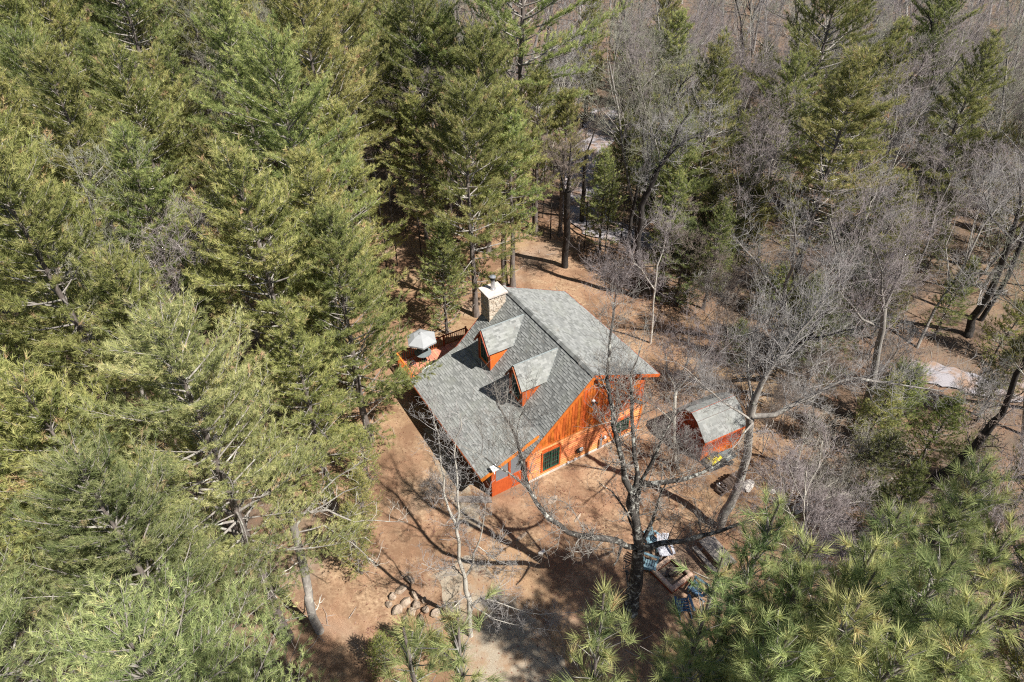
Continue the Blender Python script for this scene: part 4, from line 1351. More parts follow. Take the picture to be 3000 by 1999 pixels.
ox, oy = g(1845, 1790).x, g(1845, 1790).y
special("oak_tree", "big dark oak in the front yard with long limbs spreading over the lawn and roof", "oak tree", [
    ([(ox, oy, -0.1), (ox + .02, oy + .03, 0.8), (ox, oy, 2.4), (ox - .1, oy, 4.2), G(1872, 1605, 5.4)], 0.40, 0.27, 2),
    ([G(1872, 1605, 5.4), G(1862, 1520, 7.4), G(1852, 1445, 9.2)], 0.22, 0.17, 4),
    ([G(1852, 1445, 9.2), G(1826, 1360, 10.9), G(1804, 1270, 12.6), G(1797, 1214, 13.6), G(1778, 1113, 14.8), G(1786, 1035, 15.9), G(1796, 930, 17), G(1798, 885, 17.4)], 0.13, 0.018, 46),
    ([G(1852, 1445, 9.2), G(1868, 1384, 10.4), G(1856, 1290, 12.0), G(1851, 1162, 13.8), G(1848, 1095, 14.6), G(1880, 1010, 15.4)], 0.12, 0.015, 34),
    ([G(1862, 1520, 7.4), G(1873, 1420, 9.0), G(1935, 1415, 9.4), G(2003, 1405, 9.8), G(2095, 1365, 10.4), G(2160, 1320, 11.0)], 0.17, 0.03, 26),
    ([G(1873, 1420, 9.0), G(1918, 1340, 10.6), G(1945, 1270, 12.0), G(1990, 1200, 13.2)], 0.09, 0.015, 24),
    ([G(1872, 1605, 5.4), G(1807, 1584, 6.2), G(1731, 1575, 7.0), G(1663, 1560, 7.6), G(1608, 1520, 8.2), G(1548, 1430, 8.9), G(1536, 1385, 9.3), G(1515, 1294, 10.3), G(1495, 1245, 10.8), G(1478, 1222, 11.1), G(1456, 1185, 11.5), G(1447, 1115, 12.2)], 0.145, 0.016, 50),
    ([G(1548, 1430, 8.9), G(1490, 1385, 9.4), G(1420, 1340, 9.8), G(1372, 1318, 10.1)], 0.05, 0.01, 14),
    ([G(1515, 1294, 10.3), G(1524, 1220, 11.2), G(1545, 1170, 11.8)], 0.035, 0.008, 12),
    ([G(1822, 1583, 6.0), G(1815, 1620, 6.2), G(1797, 1658, 6.4)], 0.07, 0.03, 2),
    ([G(1872, 1605, 5.4), G(1905, 1540, 6.8), G(1930, 1465, 8.2), G(1950, 1420, 9.0)], 0.10, 0.03, 14),
    ([G(1872, 1610, 5.2), G(1935, 1592, 5.8), G(2003, 1586, 6.2), G(2106, 1558, 6.9), G(2204, 1524, 7.6), G(2260, 1480, 8.4)], 0.16, 0.03, 26),
    ([G(1860, 1560, 6.4), G(1835, 1500, 7.2), G(1792, 1440, 7.9), G(1755, 1415, 8.2)], 0.06, 0.012, 12),
], 301, "bark_oak", "bark_grey", 1.0, 1.1)

tx, ty = g(2108, 1545).x, g(2108, 1545).y
special("ash_tree", "tall tree with straight pale grey leaning trunk at the right edge of the yard", "tree", [
    ([(tx, ty, -0.1), (tx, ty, 1.2), G(2139, 1478, 1.9), G(2172, 1391, 4.2), G(2196, 1250, 7.8), G(2208, 1180, 9.4)], 0.27, 0.18, 3),
    ([G(2208, 1180, 9.4), G(2245, 1095, 11.2), G(2290, 1040, 12.4), G(2372, 940, 14.2), G(2430, 850, 15.4)], 0.14, 0.02, 50),
    ([G(2205, 1220, 8.6), G(2272, 1215, 9.0), G(2374, 1164, 10.0), G(2446, 1124, 10.8), G(2512, 1108, 11.2), G(2603, 1122, 11.2), G(2765, 1147, 11.5)], 0.13, 0.03, 44),
    ([G(2205, 1240, 8.2), G(2160, 1300, 8.2), G(2105, 1360, 8.4)], 0.05, 0.01, 10),
    ([G(2208, 1180, 9.4), G(2190, 1090, 11.0), G(2195, 1010, 12.4), G(2225, 940, 13.6)], 0.09, 0.015, 36),
    ([G(2200, 1230, 8.4), G(2120, 1180, 9.6), G(2060, 1130, 10.6), G(2010, 1080, 11.4)], 0.06, 0.012, 28),
], 302, "bark_grey", "twig_grey", 1.25, 1.3)

bx, by = g(1380, 1862).x, g(1380, 1862).y
special("birch_tree", "slender pale forked birch standing in the brush at the bottom of the yard", "birch tree", [
    ([(bx, by, -0.1), (bx, by, 1.5), G(1375, 1758, 2.9), G(1362, 1690, 4.9)], 0.13, 0.10, 4),
    ([G(1362, 1690, 4.9), G(1345, 1588, 7.3), G(1337, 1537, 8.4), G(1315, 1494, 9.2), G(1299, 1439, 10.2), G(1293, 1370, 11.5), G(1284, 1270, 13.2), G(1268, 1200, 14.4)], 0.085, 0.008, 46),
    ([G(1362, 1690, 4.9), G(1387, 1650, 5.9), G(1396, 1605, 6.9), G(1412, 1556, 7.9), G(1422, 1480, 9.6)], 0.065, 0.01, 26),
    ([G(1337, 1537, 8.4), G(1345, 1500, 9.2), G(1340, 1418, 10.8), G(1331, 1333, 12.4), G(1352, 1250, 13.8), G(1350, 1210, 14.4)], 0.055, 0.007, 36),
    ([G(1376, 1775, 2.6), G(1408, 1752, 3.2), G(1510, 1784, 3.4), G(1582, 1800, 3.5), G(1688, 1794, 3.8)], 0.04, 0.01, 34),
    ([G(1376, 1780, 2.5), G(1391, 1771, 2.9), G(1440, 1735, 3.6), G(1497, 1699, 4.2)], 0.035, 0.01, 20),
    ([G(1376, 1770, 2.7), G(1450, 1815, 2.7), G(1540, 1838, 2.8), G(1640, 1850, 2.9)], 0.035, 0.01, 30),
    ([G(1368, 1700, 4.5), G(1330, 1660, 5.2), G(1280, 1670, 5.2), G(1235, 1650, 5.5)], 0.03, 0.008, 22),
    ([G(1400, 1600, 7.0), G(1450, 1640, 7.0), G(1500, 1660, 7.2)], 0.025, 0.007, 14),
    ([G(1372, 1740, 3.4), G(1320, 1790, 3.0), G(1290, 1830, 2.6)], 0.03, 0.008, 14),
], 303, "bark_pale", "twig_grey", 0.75, 0.75)

sx_, sy_ = g(938, 1850).x, g(938, 1850).y
special("dead_pine", "dead pine snag with bare broken limbs reaching over the yard edge from the pine stand", "dead tree", [
    ([(sx_, sy_, -0.1), (sx_, sy_, 3), G(905, 1738, 3.2), G(872, 1590, 6.9), G(840, 1480, 9.6)], 0.22, 0.16, 3),
    ([G(868, 1540, 8.0), G(920, 1470, 9.2), G(985, 1400, 10.4), G(1062, 1352, 11.2)], 0.055, 0.012, 12),
    ([G(862, 1520, 8.4), G(950, 1480, 8.8), G(1010, 1440, 9.4), G(1050, 1425, 9.6)], 0.045, 0.012, 8),
    ([G(862, 1510, 8.6), G(960, 1495, 8.7), G(1040, 1530, 8.0), G(1100, 1525, 8.1), G(1195, 1530, 8.1)], 0.05, 0.01, 12),
    ([G(872, 1560, 7.6), G(950, 1540, 7.8), G(1030, 1590, 6.8), G(1075, 1630, 6.2), G(1105, 1665, 5.6)], 0.035, 0.008, 10),
    ([G(845, 1490, 9.4), G(812, 1455, 10.2), G(815, 1520, 9.0), G(840, 1580, 8.0)], 0.05, 0.014, 5),
], 304, "bark_grey", "bark_pale", 0.7, 0.8, 1)

dx_, dy_ = g(2640, 1492).x, g(2640, 1492).y
special("leaning_oak", "dark leaning forked oak trunk crossing the right side above the near pines", "oak tree", [
    ([(dx_, dy_, -0.1), G(2655, 1472, 0.6), G(2720, 1420, 2.2), G(2785, 1378, 3.8)], 0.33, 0.27, 3),
    ([G(2785, 1378, 3.8), G(2829, 1333, 5.2), G(2893, 1262, 7.4), G(2935, 1215, 8.8), G(2977, 1096, 11.5), G(3010, 1030, 13)], 0.24, 0.08, 26),
    ([G(2785, 1378, 3.8), G(2830, 1388, 4.2), G(2900, 1408, 4.6), G(3000, 1398, 5.4), G(3100, 1360, 6.4)], 0.17, 0.06, 20),
], 305, "bark_dark", "twig_brown", 0.9, 1.2)

special("oak_tree", "bare tree with thick dark twisting trunk, halfway up the right edge of the photo", "oak tree", [
    ([G(2835, 985, 0), G(2842, 965, 0.5), G(2871, 905, 2.6), G(2927, 795, 6.4), G(2969, 667, 10.2)], 0.34, 0.17, 6),
    ([G(2969, 667, 10.2), G(2990, 590, 12.2), G(2985, 520, 13.8)], 0.12, 0.02, 24),
    ([G(2927, 795, 6.4), G(2850, 800, 7.4), G(2790, 860, 7.2)], 0.10, 0.02, 22),
    ([G(2960, 700, 9.4), G(2905, 640, 11.4), G(2880, 560, 13.2)], 0.09, 0.015, 26),
], 306, "bark_dark", "twig_grey", 1.0, 1.5)
special("oak_tree", "bare tree with pale straight trunk standing just left of the round green shrub", "tree", [
    ([G(2515, 1232, 0), G(2527, 1212, 0.5), G(2557, 1113, 3.6), G(2574, 1007, 7.0), G(2590, 900, 10)], 0.27, 0.14, 6),
    ([G(2590, 900, 10), G(2640, 800, 12.4), G(2660, 700, 14.6)], 0.10, 0.015, 30),
    ([G(2580, 960, 8.4), G(2500, 900, 10.2), G(2450, 840, 11.6)], 0.08, 0.015, 28),
    ([G(2590, 900, 10), G(2585, 800, 12.4), G(2560, 720, 14)], 0.08, 0.015, 28),
], 307, "bark_grey", "twig_mauve", 1.0, 1.5)
special("maple_tree", "bare pale tree whose split trunk stands among dark brush upper right of the shed", "tree", [
    ([G(2268, 1045, 0), G(2272, 1030, 0.4), G(2289, 956, 2.6), G(2297, 880, 5.0)], 0.27, 0.2, 3),
    ([G(2297, 880, 5.0), G(2320, 790, 8), G(2330, 700, 10.8), G(2318, 600, 13.4)], 0.13, 0.015, 36),
    ([G(2297, 880, 5.0), G(2240, 810, 7.2), G(2210, 760, 8.8), G(2150, 690, 10.8)], 0.11, 0.015, 34),
    ([G(2297, 880, 5.0), G(2350, 820, 7.0), G(2420, 770, 8.8)], 0.09, 0.015, 28),
], 308, "bark_grey", "twig_grey", 1.0, 1.5)
for (lab, limbs, sd, bk, tg) in (
    ("multi-stemmed pale birch growing close to the cabin's right corner", [
        ([G(1985, 1372, 0), G(1979, 1313, 1.6), G(1974, 1242, 3.6), G(1977, 1172, 5.6), G(1981, 1144, 6.2)], 0.13, 0.09, 8),
        ([G(1981, 1144, 6.2), G(2010, 1110, 7.2), G(2060, 1040, 8.8), G(2092, 990, 9.8)], 0.06, 0.01, 30),
        ([G(1981, 1144, 6.2), G(2016, 1060, 8.2), G(2018, 980, 9.8)], 0.05, 0.01, 30),
        ([G(1981, 1144, 6.2), G(1952, 1090, 7.4), G(1940, 1000, 9.2)], 0.05, 0.01, 30),
        ([G(1974, 1242, 3.6), G(1925, 1195, 5.0), G(1880, 1170, 6.0)], 0.04, 0.01, 14)], 309, "bark_pale", "twig_mauve"),
    ("thin bare birch in the gap between the cabin roof and the woods", [
        ([G(1905, 1005, 0), G(1912, 930, 2.4), G(1918, 850, 5), G(1925, 780, 7)], 0.1, 0.05, 14),
        ([G(1918, 850, 5), G(1880, 790, 7), G(1850, 740, 8.4)], 0.05, 0.01, 26),
        ([G(1925, 780, 7), G(1950, 700, 9), G(1960, 640, 10.5)], 0.05, 0.01, 30)], 310, "bark_pale", "twig_mauve"),
    ("bushy bare tree rising beside the right eave, thin mauve twigs", [
        ([G(1790, 985, 0), G(1795, 950, 1.4), G(1800, 905, 3), G(1802, 880, 3.8)], 0.07, 0.05, 8),
        ([G(1802, 880, 3.8), G(1775, 850, 4.8), G(1765, 800, 6.2)], 0.035, 0.008, 24),
        ([G(1802, 880, 3.8), G(1815, 840, 5), G(1830, 790, 6.4)], 0.035, 0.008, 26),
        ([G(1802, 880, 3.8), G(1798, 830, 5.2), G(1800, 790, 6.4)], 0.035, 0.008, 24)], 311, "bark_grey", "twig_mauve"),
    ("leaning tree with dark diagonal trunk behind the tree with the long limb", [
        ([G(2230, 1110, 0), G(2262, 1072, 2.2), G(2310, 1035, 4.2), G(2370, 990, 6.4), G(2430, 900, 9.2)], 0.2, 0.09, 18),
        ([G(2370, 990, 6.4), G(2440, 980, 7.0), G(2520, 960, 8)], 0.07, 0.015, 26)], 312, "bark_dark", "twig_grey"),
    ("dark forked tree with tall crooked trunk right of the small asphalt clearing", [
        ([G(1862, 870, 0), G(1865, 820, 1.6), G(1868, 700, 5.6), G(1880, 600, 8.6), G(1925, 500, 11.4)], 0.28, 0.17, 4),
        ([G(1925, 500, 11.4), G(1970, 430, 13.2), G(2005, 350, 15.2), G(2060, 280, 16.6)], 0.12, 0.015, 34),
        ([G(1925, 500, 11.4), G(1995, 420, 13.4), G(2080, 380, 14.4)], 0.10, 0.015, 30),
        ([G(1880, 600, 8.6), G(1900, 480, 11.8), G(1900, 380, 14)], 0.08, 0.015, 28)], 313, "bark_dark", "twig_grey"),
    ("dark trunked oak with twin stems in front of the asphalt clearing", [
        ([G(1655, 782, 0), G(1656, 740, 1.4), G(1660, 640, 5), G(1663, 560, 7.6)], 0.30, 0.22, 3),
        ([G(1663, 560, 7.6), G(1668, 480, 10), G(1672, 420, 11.6)], 0.13, 0.03, 16),
        ([G(1660, 600, 6.4), G(1645, 520, 8.8), G(1648, 440, 11)], 0.12, 0.03, 16),
        ([G(1650, 530, 8.6), G(1625, 470, 10.0), G(1608, 440, 10.8)], 0.07, 0.02, 12)], 314, "bark_dark", "twig_brown"),
    ("dark bare tree one trunk right of the twin stemmed oak", [
        ([G(1704, 650, 0), G(1706, 600, 1.8), G(1712, 520, 4.8), G(1722, 440, 7.4)], 0.24, 0.12, 8),
        ([G(1722, 440, 7.4), G(1740, 390, 9), G(1760, 330, 10.8)], 0.08, 0.015, 22),
        ([G(1716, 480, 6.2), G(1690, 440, 7.6), G(1670, 400, 9)], 0.06, 0.015, 18)], 315, "bark_dark", "twig_brown"),
):
    special("bare_tree", lab, "bare tree", limbs, sd, bk, tg, 1.0, 1.3)

special("fallen_tree", "fallen bare treetop, a tangle of pale grey limbs at the right of the yard", "fallen tree", [
    ([G(2330, 1500, 0.2), G(2360, 1440, 1.0), G(2400, 1370, 2.0), G(2410, 1290, 3.4)], 0.10, 0.02, 40),
    ([G(2320, 1490, 0.2), G(2420, 1420, 1.1), G(2500, 1370, 1.9), G(2580, 1330, 2.6)], 0.10, 0.02, 44),
    ([G(2330, 1505, 0.2), G(2430, 1455, 0.9), G(2540, 1430, 1.3), G(2620, 1400, 2.0)], 0.09, 0.02, 44),
    ([G(2310, 1480, 0.2), G(2330, 1400, 1.4), G(2345, 1320, 2.8), G(2370, 1260, 3.8)], 0.07, 0.015, 36),
    ([G(2350, 1500, 0.2), G(2420, 1480, 0.5), G(2520, 1470, 0.7), G(2620, 1490, 0.7)], 0.08, 0.02, 30),
    ([G(2340, 1500, 0.2), G(2460, 1400, 1.6), G(2530, 1300, 3.4)], 0.07, 0.015, 40),
], 320, "bark_pale", "bark_pale", 1.2, 1.1)
fl = Tubes()
fl.add([G(2378, 1527, 0.12), G(2430, 1526, 0.14), G(2484, 1530, 0.12)], [0.09, 0.085, 0.06], 8)
tag(link("fallen_limb", fl.mesh("fallen_limb", M["bark_pale"])), "pale fallen limb on the ground below the tangle of grey limbs", "log")

# ---- pines: those that stand alone or behind the cabin
def pine_at(mesh, px, py, label, sc=1.0, rot=0.0, group="pines behind and beside the cabin", h=0.0, name="pine_tree", tilt=(0, 0)):
    p = g(px, py, h)
    return plant(name, mesh, label, "pine tree", (p.x, p.y, 0), rot, sc, group, tilt)
pine_at(P_OPEN[3], 1395, 925, "sunlit pine with pale trunk directly left of and behind the chimney", 1.05, 0.3)
pine_at(P_SMALL[0], 1310, 978, "small thin pine behind the deck, its trunk just right of the umbrella", 1.15, 1.2)
pine_at(P_OPEN[2], 1478, 835, "pine whose thick trunk rises right behind the chimney flue", 1.05, 2.0)
pine_at(P_OPEN[2], 1502, 842, "pine with slim pale trunk right of the flue, next to the thick one", 0.95, 4.0)
plant("pine_tree", P_OPEN[1], "huge dark green pine, the tallest crown at the top middle of the photo", "pine tree", (0.8, 56.5, 0), 0.7, 1.03, "pines behind and beside the cabin")
plant("pine_tree", P_OPEN[1], "tall pine just left of the huge dark pine, at the top", "pine tree", (-7.5, 56, 0), 2.7, 0.8, "pines behind and beside the cabin")
pine_at(P_MID[3], 1250, 700, "dense pine left of the sunlit pale-trunked pine, at the clearing's far edge", 0.78, 0.9)
pine_at(P_OPEN[3], 1430, 740, "sunlit pine standing behind the pale-trunked pine", 1.1, 2.2)
pine_at(P_OPEN[0], 1320, 640, "pine in the shade left behind the two sunlit pines", 1.1, 5.0)
pine_at(P_OPEN[2], 1640, 690, "pine with a high yellow-green crown left of the asphalt clearing", 0.85, 1.0)
pine_at(P_OPEN[2], 1570, 690, "high-crowned pine left of the dark twin-stemmed oak", 0.95, 3.0)
pine_at(P_SMALL[0], 1755, 740, "small slender dark pine in front of the lower drive", 1.15, 3.0)
pine_at(P_SMALL[0], 1800, 640, "small bright green pine right of the asphalt clearing", 1.2, 0.4)
pine_at(P_SMALL[0], 1840, 560, "small bright pine behind the small one, right of the asphalt clearing", 1.2, 2.4)
pine_at(P_SMALL[0], 1845, 500, "narrow dark young pine touching the right side of the asphalt clearing", 1.35, 4.4)
plant("pine_tree", P_MID[3], "lone cone-shaped yellow-green pine among bare trees right of centre top", "pine tree", (14.9, 51.0, 0), 0.4, 1.08, "pines among the bare trees", szz=1.03)
plant("pine_tree", P_MID[1], "broad bright pine, largest one among the bare trees upper right", "pine tree", (22.0, 44.5, 0), 1.4, 1.2, "pines among the bare trees", szz=0.98)
plant("pine_tree", P_OPEN[1], "pine with dark forked trunk at the top edge, upper right", "pine tree", (25.0, 58, 0), 2.0, 0.85, "pines among the bare trees")
plant("pine_tree", P_MID[0], "pine at the top edge right of the forked one", "pine tree", (30.5, 58, 0), 3.6, 0.8, "pines among the bare trees")
plant("pine_tree", P_MID[3], "dark green pine near the top right corner", "pine tree", (33.5, 50.5, 0), 4.1, 1.05, "pines among the bare trees")
plant("pine_tree", P_MID[1], "pine cut by the right edge of the photo, below the top right corner", "pine tree", (39.5, 47, 0), 5.1, 0.95, "pines among the bare trees")
plant("pine_tree", P_SMALL[0], "small pine in the grey brush left of the broad bright pine", "pine tree", (19.0, 47.8, 0), 2.1, 1.0, "pines among the bare trees")
plant("pine_tree", P_MID[3], "pine at the top edge, far beyond the asphalt clearing", "pine tree", (8.5, 79, 0), 2.1, 0.85, "pines among the bare trees")
plant("pine_tree", P_MID[0], "far pine at the top edge, left of the cone-shaped pine", "pine tree", (15.5, 74, 0), 5.1, 0.75, "pines among the bare trees")
for (px, py, sc, rot, lab) in ((2575, 1240, 0.85, 0.3, "round bright green shrub on the right, in front of a pale trunk"), (2690, 1350, 0.9, 1.5, "low green shrub just below the round bright green one"), (2905, 1050, 0.9, 2.0, "green shrub near the right edge, by the lane"),
                               (2250, 930, 0.8, 1.2, "dark green shrub beside the split pale trunk upper right of the shed"), (2140, 1060, 0.6, 2.6, "small yellow-green shrub in the brush behind the shed"), (2300, 1075, 0.6, 3.4, "low bright shrub under the dark diagonal trunk")):
    pine_at(P_SMALL[1], px, py, lab, sc, rot, "evergreen shrubs in the right woods", 0, "shrub")
for (px, py, sc, rot, lab) in ((1075, 1560, 0.75, 0.2, "thin green sapling at the left edge of the yard below the dead limbs"), (1060, 1680, 0.8, 1.7, "sapling at the left yard edge, lowest of those by the dead limbs"), (1085, 1420, 0.7, 2.9, "wispy sapling at the left yard edge above the dead limbs"),
                               (1215, 1905, 0.45, 0.8, "low green bush below the stone edging"), (1130, 1960, 0.5, 2.2, "low green bush at the bottom edge left of the birch"), (1290, 1935, 0.4, 5.0, "small bush near the birch's foot")):
    pine_at(P_SMALL[0] if py < 1700 else P_SMALL[1], px, py, lab, sc * (0.85 if py < 1700 else 1), rot, "saplings and bushes along the left yard edge", 0, "sapling")

# a pine limb from the stand reaches over the porch roof
pine_at(P_EDGE[0], 1085, 1290, "pine of the left stand whose lit lower limb reaches over the porch roof", 1.05, 0.35, "pines of the dense left stand")
pine_at(P_EDGE[0], 1030, 1130, "pine at the yard's left edge, just left of the deck", 1.1, 2.35, "pines of the dense left stand")
pine_at(P_MID[3], 985, 1500, "pine of the left stand standing behind the dead snag's bare limbs", 0.85, 3.1, "pines of the dense left stand")
pine_at(P_EDGE[0], 1070, 900, "pine of the left stand at the corner of the clearing beyond the deck", 1.05, 5.1, "pines of the dense left stand")

# ---- near pine tops below the camera
for i, (px, py, h, sc, lab) in enumerate((
        (2250, 1465, 26.0, 2, "near pine top with the leader highest of the lower right group, beside the fallen limb"), (2155, 1598, 25.6, 3, "near pine top leaning beside the picnic table"), (2905, 1365, 25.6, 1, "near pine top, farthest up the right edge"),
        (2660, 1505, 25.2, 1, "bushy near pine top in the middle of the lower right group"), (2545, 1580, 25.4, 2, "slim near pine top left of the bushy middle one"), (2490, 1765, 26.2, 2, "near pine top with a long bare white stem, bottom right"),
        (2785, 1650, 26.2, 1, "near pine top right of the bushy middle one"), (2960, 1770, 26.4, 2, "near pine top in the bottom right corner"), (2380, 1575, 25.0, 2, "near pine top with two spread shoots between the table and the bushy one"),
        (2300, 1850, 25.6, 1, "near pine top at the bottom edge below the picnic table"), (2000, 1850, 24.4, 3, "small near pine top right below the blue chairs"), (1742, 1668, 26.4, 3, "slim near pine top standing alone in front of the oak"),
        (1098, 1840, 26.4, 3, "lone near pine top at the bottom left of the yard"), (1325, 1880, 26.2, 3, "lone near pine top at the bottom edge below the birch"), (2640, 1880, 25.8, 1, "near pine top at the bottom edge right of the white stem"), (1650, 1950, 24.2, 3, "dark near pine top at the bottom edge in the shade"),
        (2850, 1930, 25.4, 1, "near pine top at the very bottom, left of the corner one"), (2370, 1690, 25.0, 1, "near pine top filling the space right of the picnic table"), (2410, 1900, 25.4, 1, "near pine top at the bottom edge left of the long bare white stem"),
        (2230, 1965, 25.2, 2, "near pine top at the bottom edge below the small one by the blue chairs"), (2590, 1700, 25.4, 2, "near pine top between the bushy middle one and the white stem"), (2990, 1560, 25.2, 2, "near pine top cut by the right edge"))):
    p = g(px, py, h)
    s_ = h / 27.0
    plant("pine_tree", P_TIP[sc - 1], lab, "pine tree", (p.x, p.y, 0), i * 1.37, s_, "near pine tops along the bottom edge")

# ---- the dense stand on the left
def ordinal(i):
    return ["first", "second", "third", "fourth", "fifth", "sixth", "seventh", "eighth", "ninth", "tenth", "eleventh", "twelfth", "thirteenth", "fourteenth", "fifteenth", "sixteenth", "seventeenth", "eighteenth", "nineteenth", "twentieth"][i] if i < 20 else "%dth" % (i + 1)
rng = random.Random(77)
stand = []
YB = [(-6, -9.0), (8, -7.9), (14, -8.4), (20, -9.2), (30, -9.8), (38, -11.6), (46, -12.2), (52, -11.0), (60, -9.5), (75, -9.0)]
def xb(y):
    return float(np.interp(y, [a for a, b in YB], [b for a, b in YB]))
tries = 0
fixed = [(g(1085, 1290).x, g(1085, 1290).y), (g(1030, 1130).x, g(1030, 1130).y), (g(985, 1500).x, g(985, 1500).y), (g(1070, 900).x, g(1070, 900).y), (-7.5, 56)]
while tries < 9000:
    tries += 1
    x, y = rng.uniform(-62, -8.5), rng.uniform(-3, 80)
    if x > xb(y):
        continue
    d0 = 4.3 if y < 30 else 4.6
    if any((x - a) ** 2 + (y - b) ** 2 < d0 * d0 for a, b, *_ in stand) or any((x - a) ** 2 + (y - b) ** 2 < 9 for a, b in fixed) or any((x - a) ** 2 + (y - b) ** 2 < 12 for a, b in ((g(110, 770, 14).x, g(110, 770, 14).y), (g(430, 830, 13).x, g(430, 830, 13).y))):
        continue
    vis = False
    for h in (19, 13, 8):
        px, py = w2p(x, y, h)
        dist = math.sqrt(x * x + y * y + (CAM_H - h) ** 2)
        mg = FPX * 2.6 / dist
        if -mg < px < 3000 and -mg < py < 1999 + mg:
            vis = True
    if vis and y > -3:
        stand.append((x, y, rng.random(), rng.uniform(0.88, 1.10), rng.uniform(0, 6.28)))
lab_rows = []
for (x, y, r_, sc, rot) in stand:
    px, py = w2p(x, y, 16)
    lab_rows.append((min(6, max(0, int(py / 300))), px, x, y, r_, sc, rot))
lab_rows.sort()
ROW = ["topmost band", "second band", "third band", "middle band", "fifth band", "sixth band", "lowest band"]
cnt = {}
for (row, px, x, y, r_, sc, rot) in lab_rows:
    i = cnt.get(row, 0)
    cnt[row] = i + 1
    D = math.sqrt(x * x + y * y + 144)
    if D < 23:
        me = P_NEAR[int(r_ * 2)]
    else:
        me = P_MID[int(r_ * 4)]
    if r_ >= 0.97 and y > 26:
        plant("bare_tree", B[int(r_ * 1000) % 2 * 2], "grey bare tree, %s from left in the %s of the left stand" % (ordinal(i), ROW[row]), "bare tree", (x, y, 0), rot, 1.05, "bare trees inside the left stand")
        continue
    size = "tall" if sc > 1.02 else ("shorter" if sc < 0.94 else "full")
    plant("pine_tree", me, "%s pine, %s from left in the %s of the left stand" % (size, ordinal(i), ROW[row]), "pine tree", (x, y, 0), rot, sc, "pines of the dense left stand", (rng.uniform(-0.03, 0.03), rng.uniform(-0.03, 0.03)))

# ---- bare hardwoods on the right and behind
poly = [(9.6, 12), (12.6, 18), (13.6, 21.0), (17.2, 23.0), (18.2, 30), (17.0, 33.4), (14.6, 35.0), (12.4, 39), (11.6, 45), (7.6, 50.5), (0, 53), (-9, 50), (-11, 40), (-9, 30), (-8, 20), (-8, 12)]
def inside(x, y, P):
    c = False
    for (x0, y0), (x1, y1) in zip(P, P[1:] + P[:1]):
        if (y0 > y) != (y1 > y) and x < (x1 - x0) * (y - y0) / (y1 - y0) + x0:
            c = not c
    return c
drive = [(p.x, p.y) for p in (g(1780, 330), g(1710, 420), g(1700, 500), g(1695, 580), g(1700, 650), g(1800, 690))]
lane = [(p.x, p.y) for p in (g(2640, 1110), g(2720, 1090), g(2850, 1110))]
rng = random.Random(99)
bares = []
tries = 0
while tries < 12000:
    tries += 1
    y = rng.uniform(12, 94)
    x = rng.uniform(-40, 84)
    if inside(x, y, poly):
        continue
    if x < xb(min(y, 75)) + 3 and y < 62:
        continue
    if y < 56 and x < 6:
        continue
    if any((x - a) ** 2 + (y - b) ** 2 < 7 for a, b in drive) or any((x - a) ** 2 + (y - b) ** 2 < 6 for a, b in lane):
        continue
    d0 = 2.7 if y < 45 else (3.2 if y < 70 else 4.4)
    if any((x - b[0]) ** 2 + (y - b[1]) ** 2 < d0 * d0 for b in bares):
        continue
    vis = False
    for h in (1, 7, 12):
        px, py = w2p(x, y, h)
        if -90 < px < 3090 and -60 < py < 1990:
            vis = True
    if not vis:
        continue
    hid = False
    for h in (3, 6, 9, 12):
        px, py = w2p(x, y, h)
        for (x0, y0, x1, y1) in ((1660, 290, 1820, 420), (1670, 500, 1770, 660), (2620, 1050, 2780, 1130)):
            if x0 - 55 < px < x1 + 55 and y0 - 25 < py < y1 + 30:
                hid = True
    if math.hypot(x - 17.3, y - 25.5) < 4.5:
        continue
    if hid or any((x - a) ** 2 + (y - b) ** 2 < 16 or ((x - a * 0.9) ** 2 + (y - b * 0.9) ** 2 < 9) for a, b in ((14.9, 51), (22, 44.5), (33.5, 50.5), (25, 58), (30.5, 58), (g(2575, 1240).x, g(2575, 1240).y), (g(2690, 1350).x, g(2690, 1350).y), (g(2905, 1050).x, g(2905, 1050).y))):
        continue
    near_edge = min([math.hypot(x - a, y - b) for a, b in poly]) < 4.5
    r_ = rng.random()
    if near_edge and x < 20 and y < 48:
        if rng.random() < 0.45:
            continue
        k = 6 if r_ < 0.35 else (7 if r_ < 0.75 else 5)
    elif y < 45:
        k = (0, 1, 2, 4, 5, 6, 7, 3)[int(r_ * 8)]
    else:
        k = (0, 1, 2, 4, 0, 1, 3, 5, 4)[int(r_ * 9)]
    bares.append((x, y, k, rng.uniform(0.8, 1.12) * (1.2 if k in (0, 2) and y < 52 else 1.0), rng.uniform(0, 6.28)))
rows = []
for b in bares:
    px, py = w2p(b[0], b[1], 6)
    rows.append((min(6, max(0, int(py / 240))), px) + b)
rows.sort()
cnt = {}
BROW = ["topmost woods band", "second woods band", "third woods band", "middle woods band", "woods level with the cabin", "woods level with the yard", "lowest woods band"]
for (row, px, x, y, k, sc, rot) in rows:
    i = cnt.get((row, k), 0)
    cnt[(row, k)] = i + 1
    nm, cat = ("brush_clump", "brush") if k == 7 else ("bare_tree", "bare tree")
    plant(nm, B[k], "%s bare %s, %s such from left in the %s" % (B_NAME[k], "brush" if k == 7 else "tree", ordinal(i), BROW[row]), cat, (x, y, 0), rot, sc, "bare woods right of and behind the cabin", (rng.uniform(-0.07, 0.07), rng.uniform(-0.07, 0.07)))
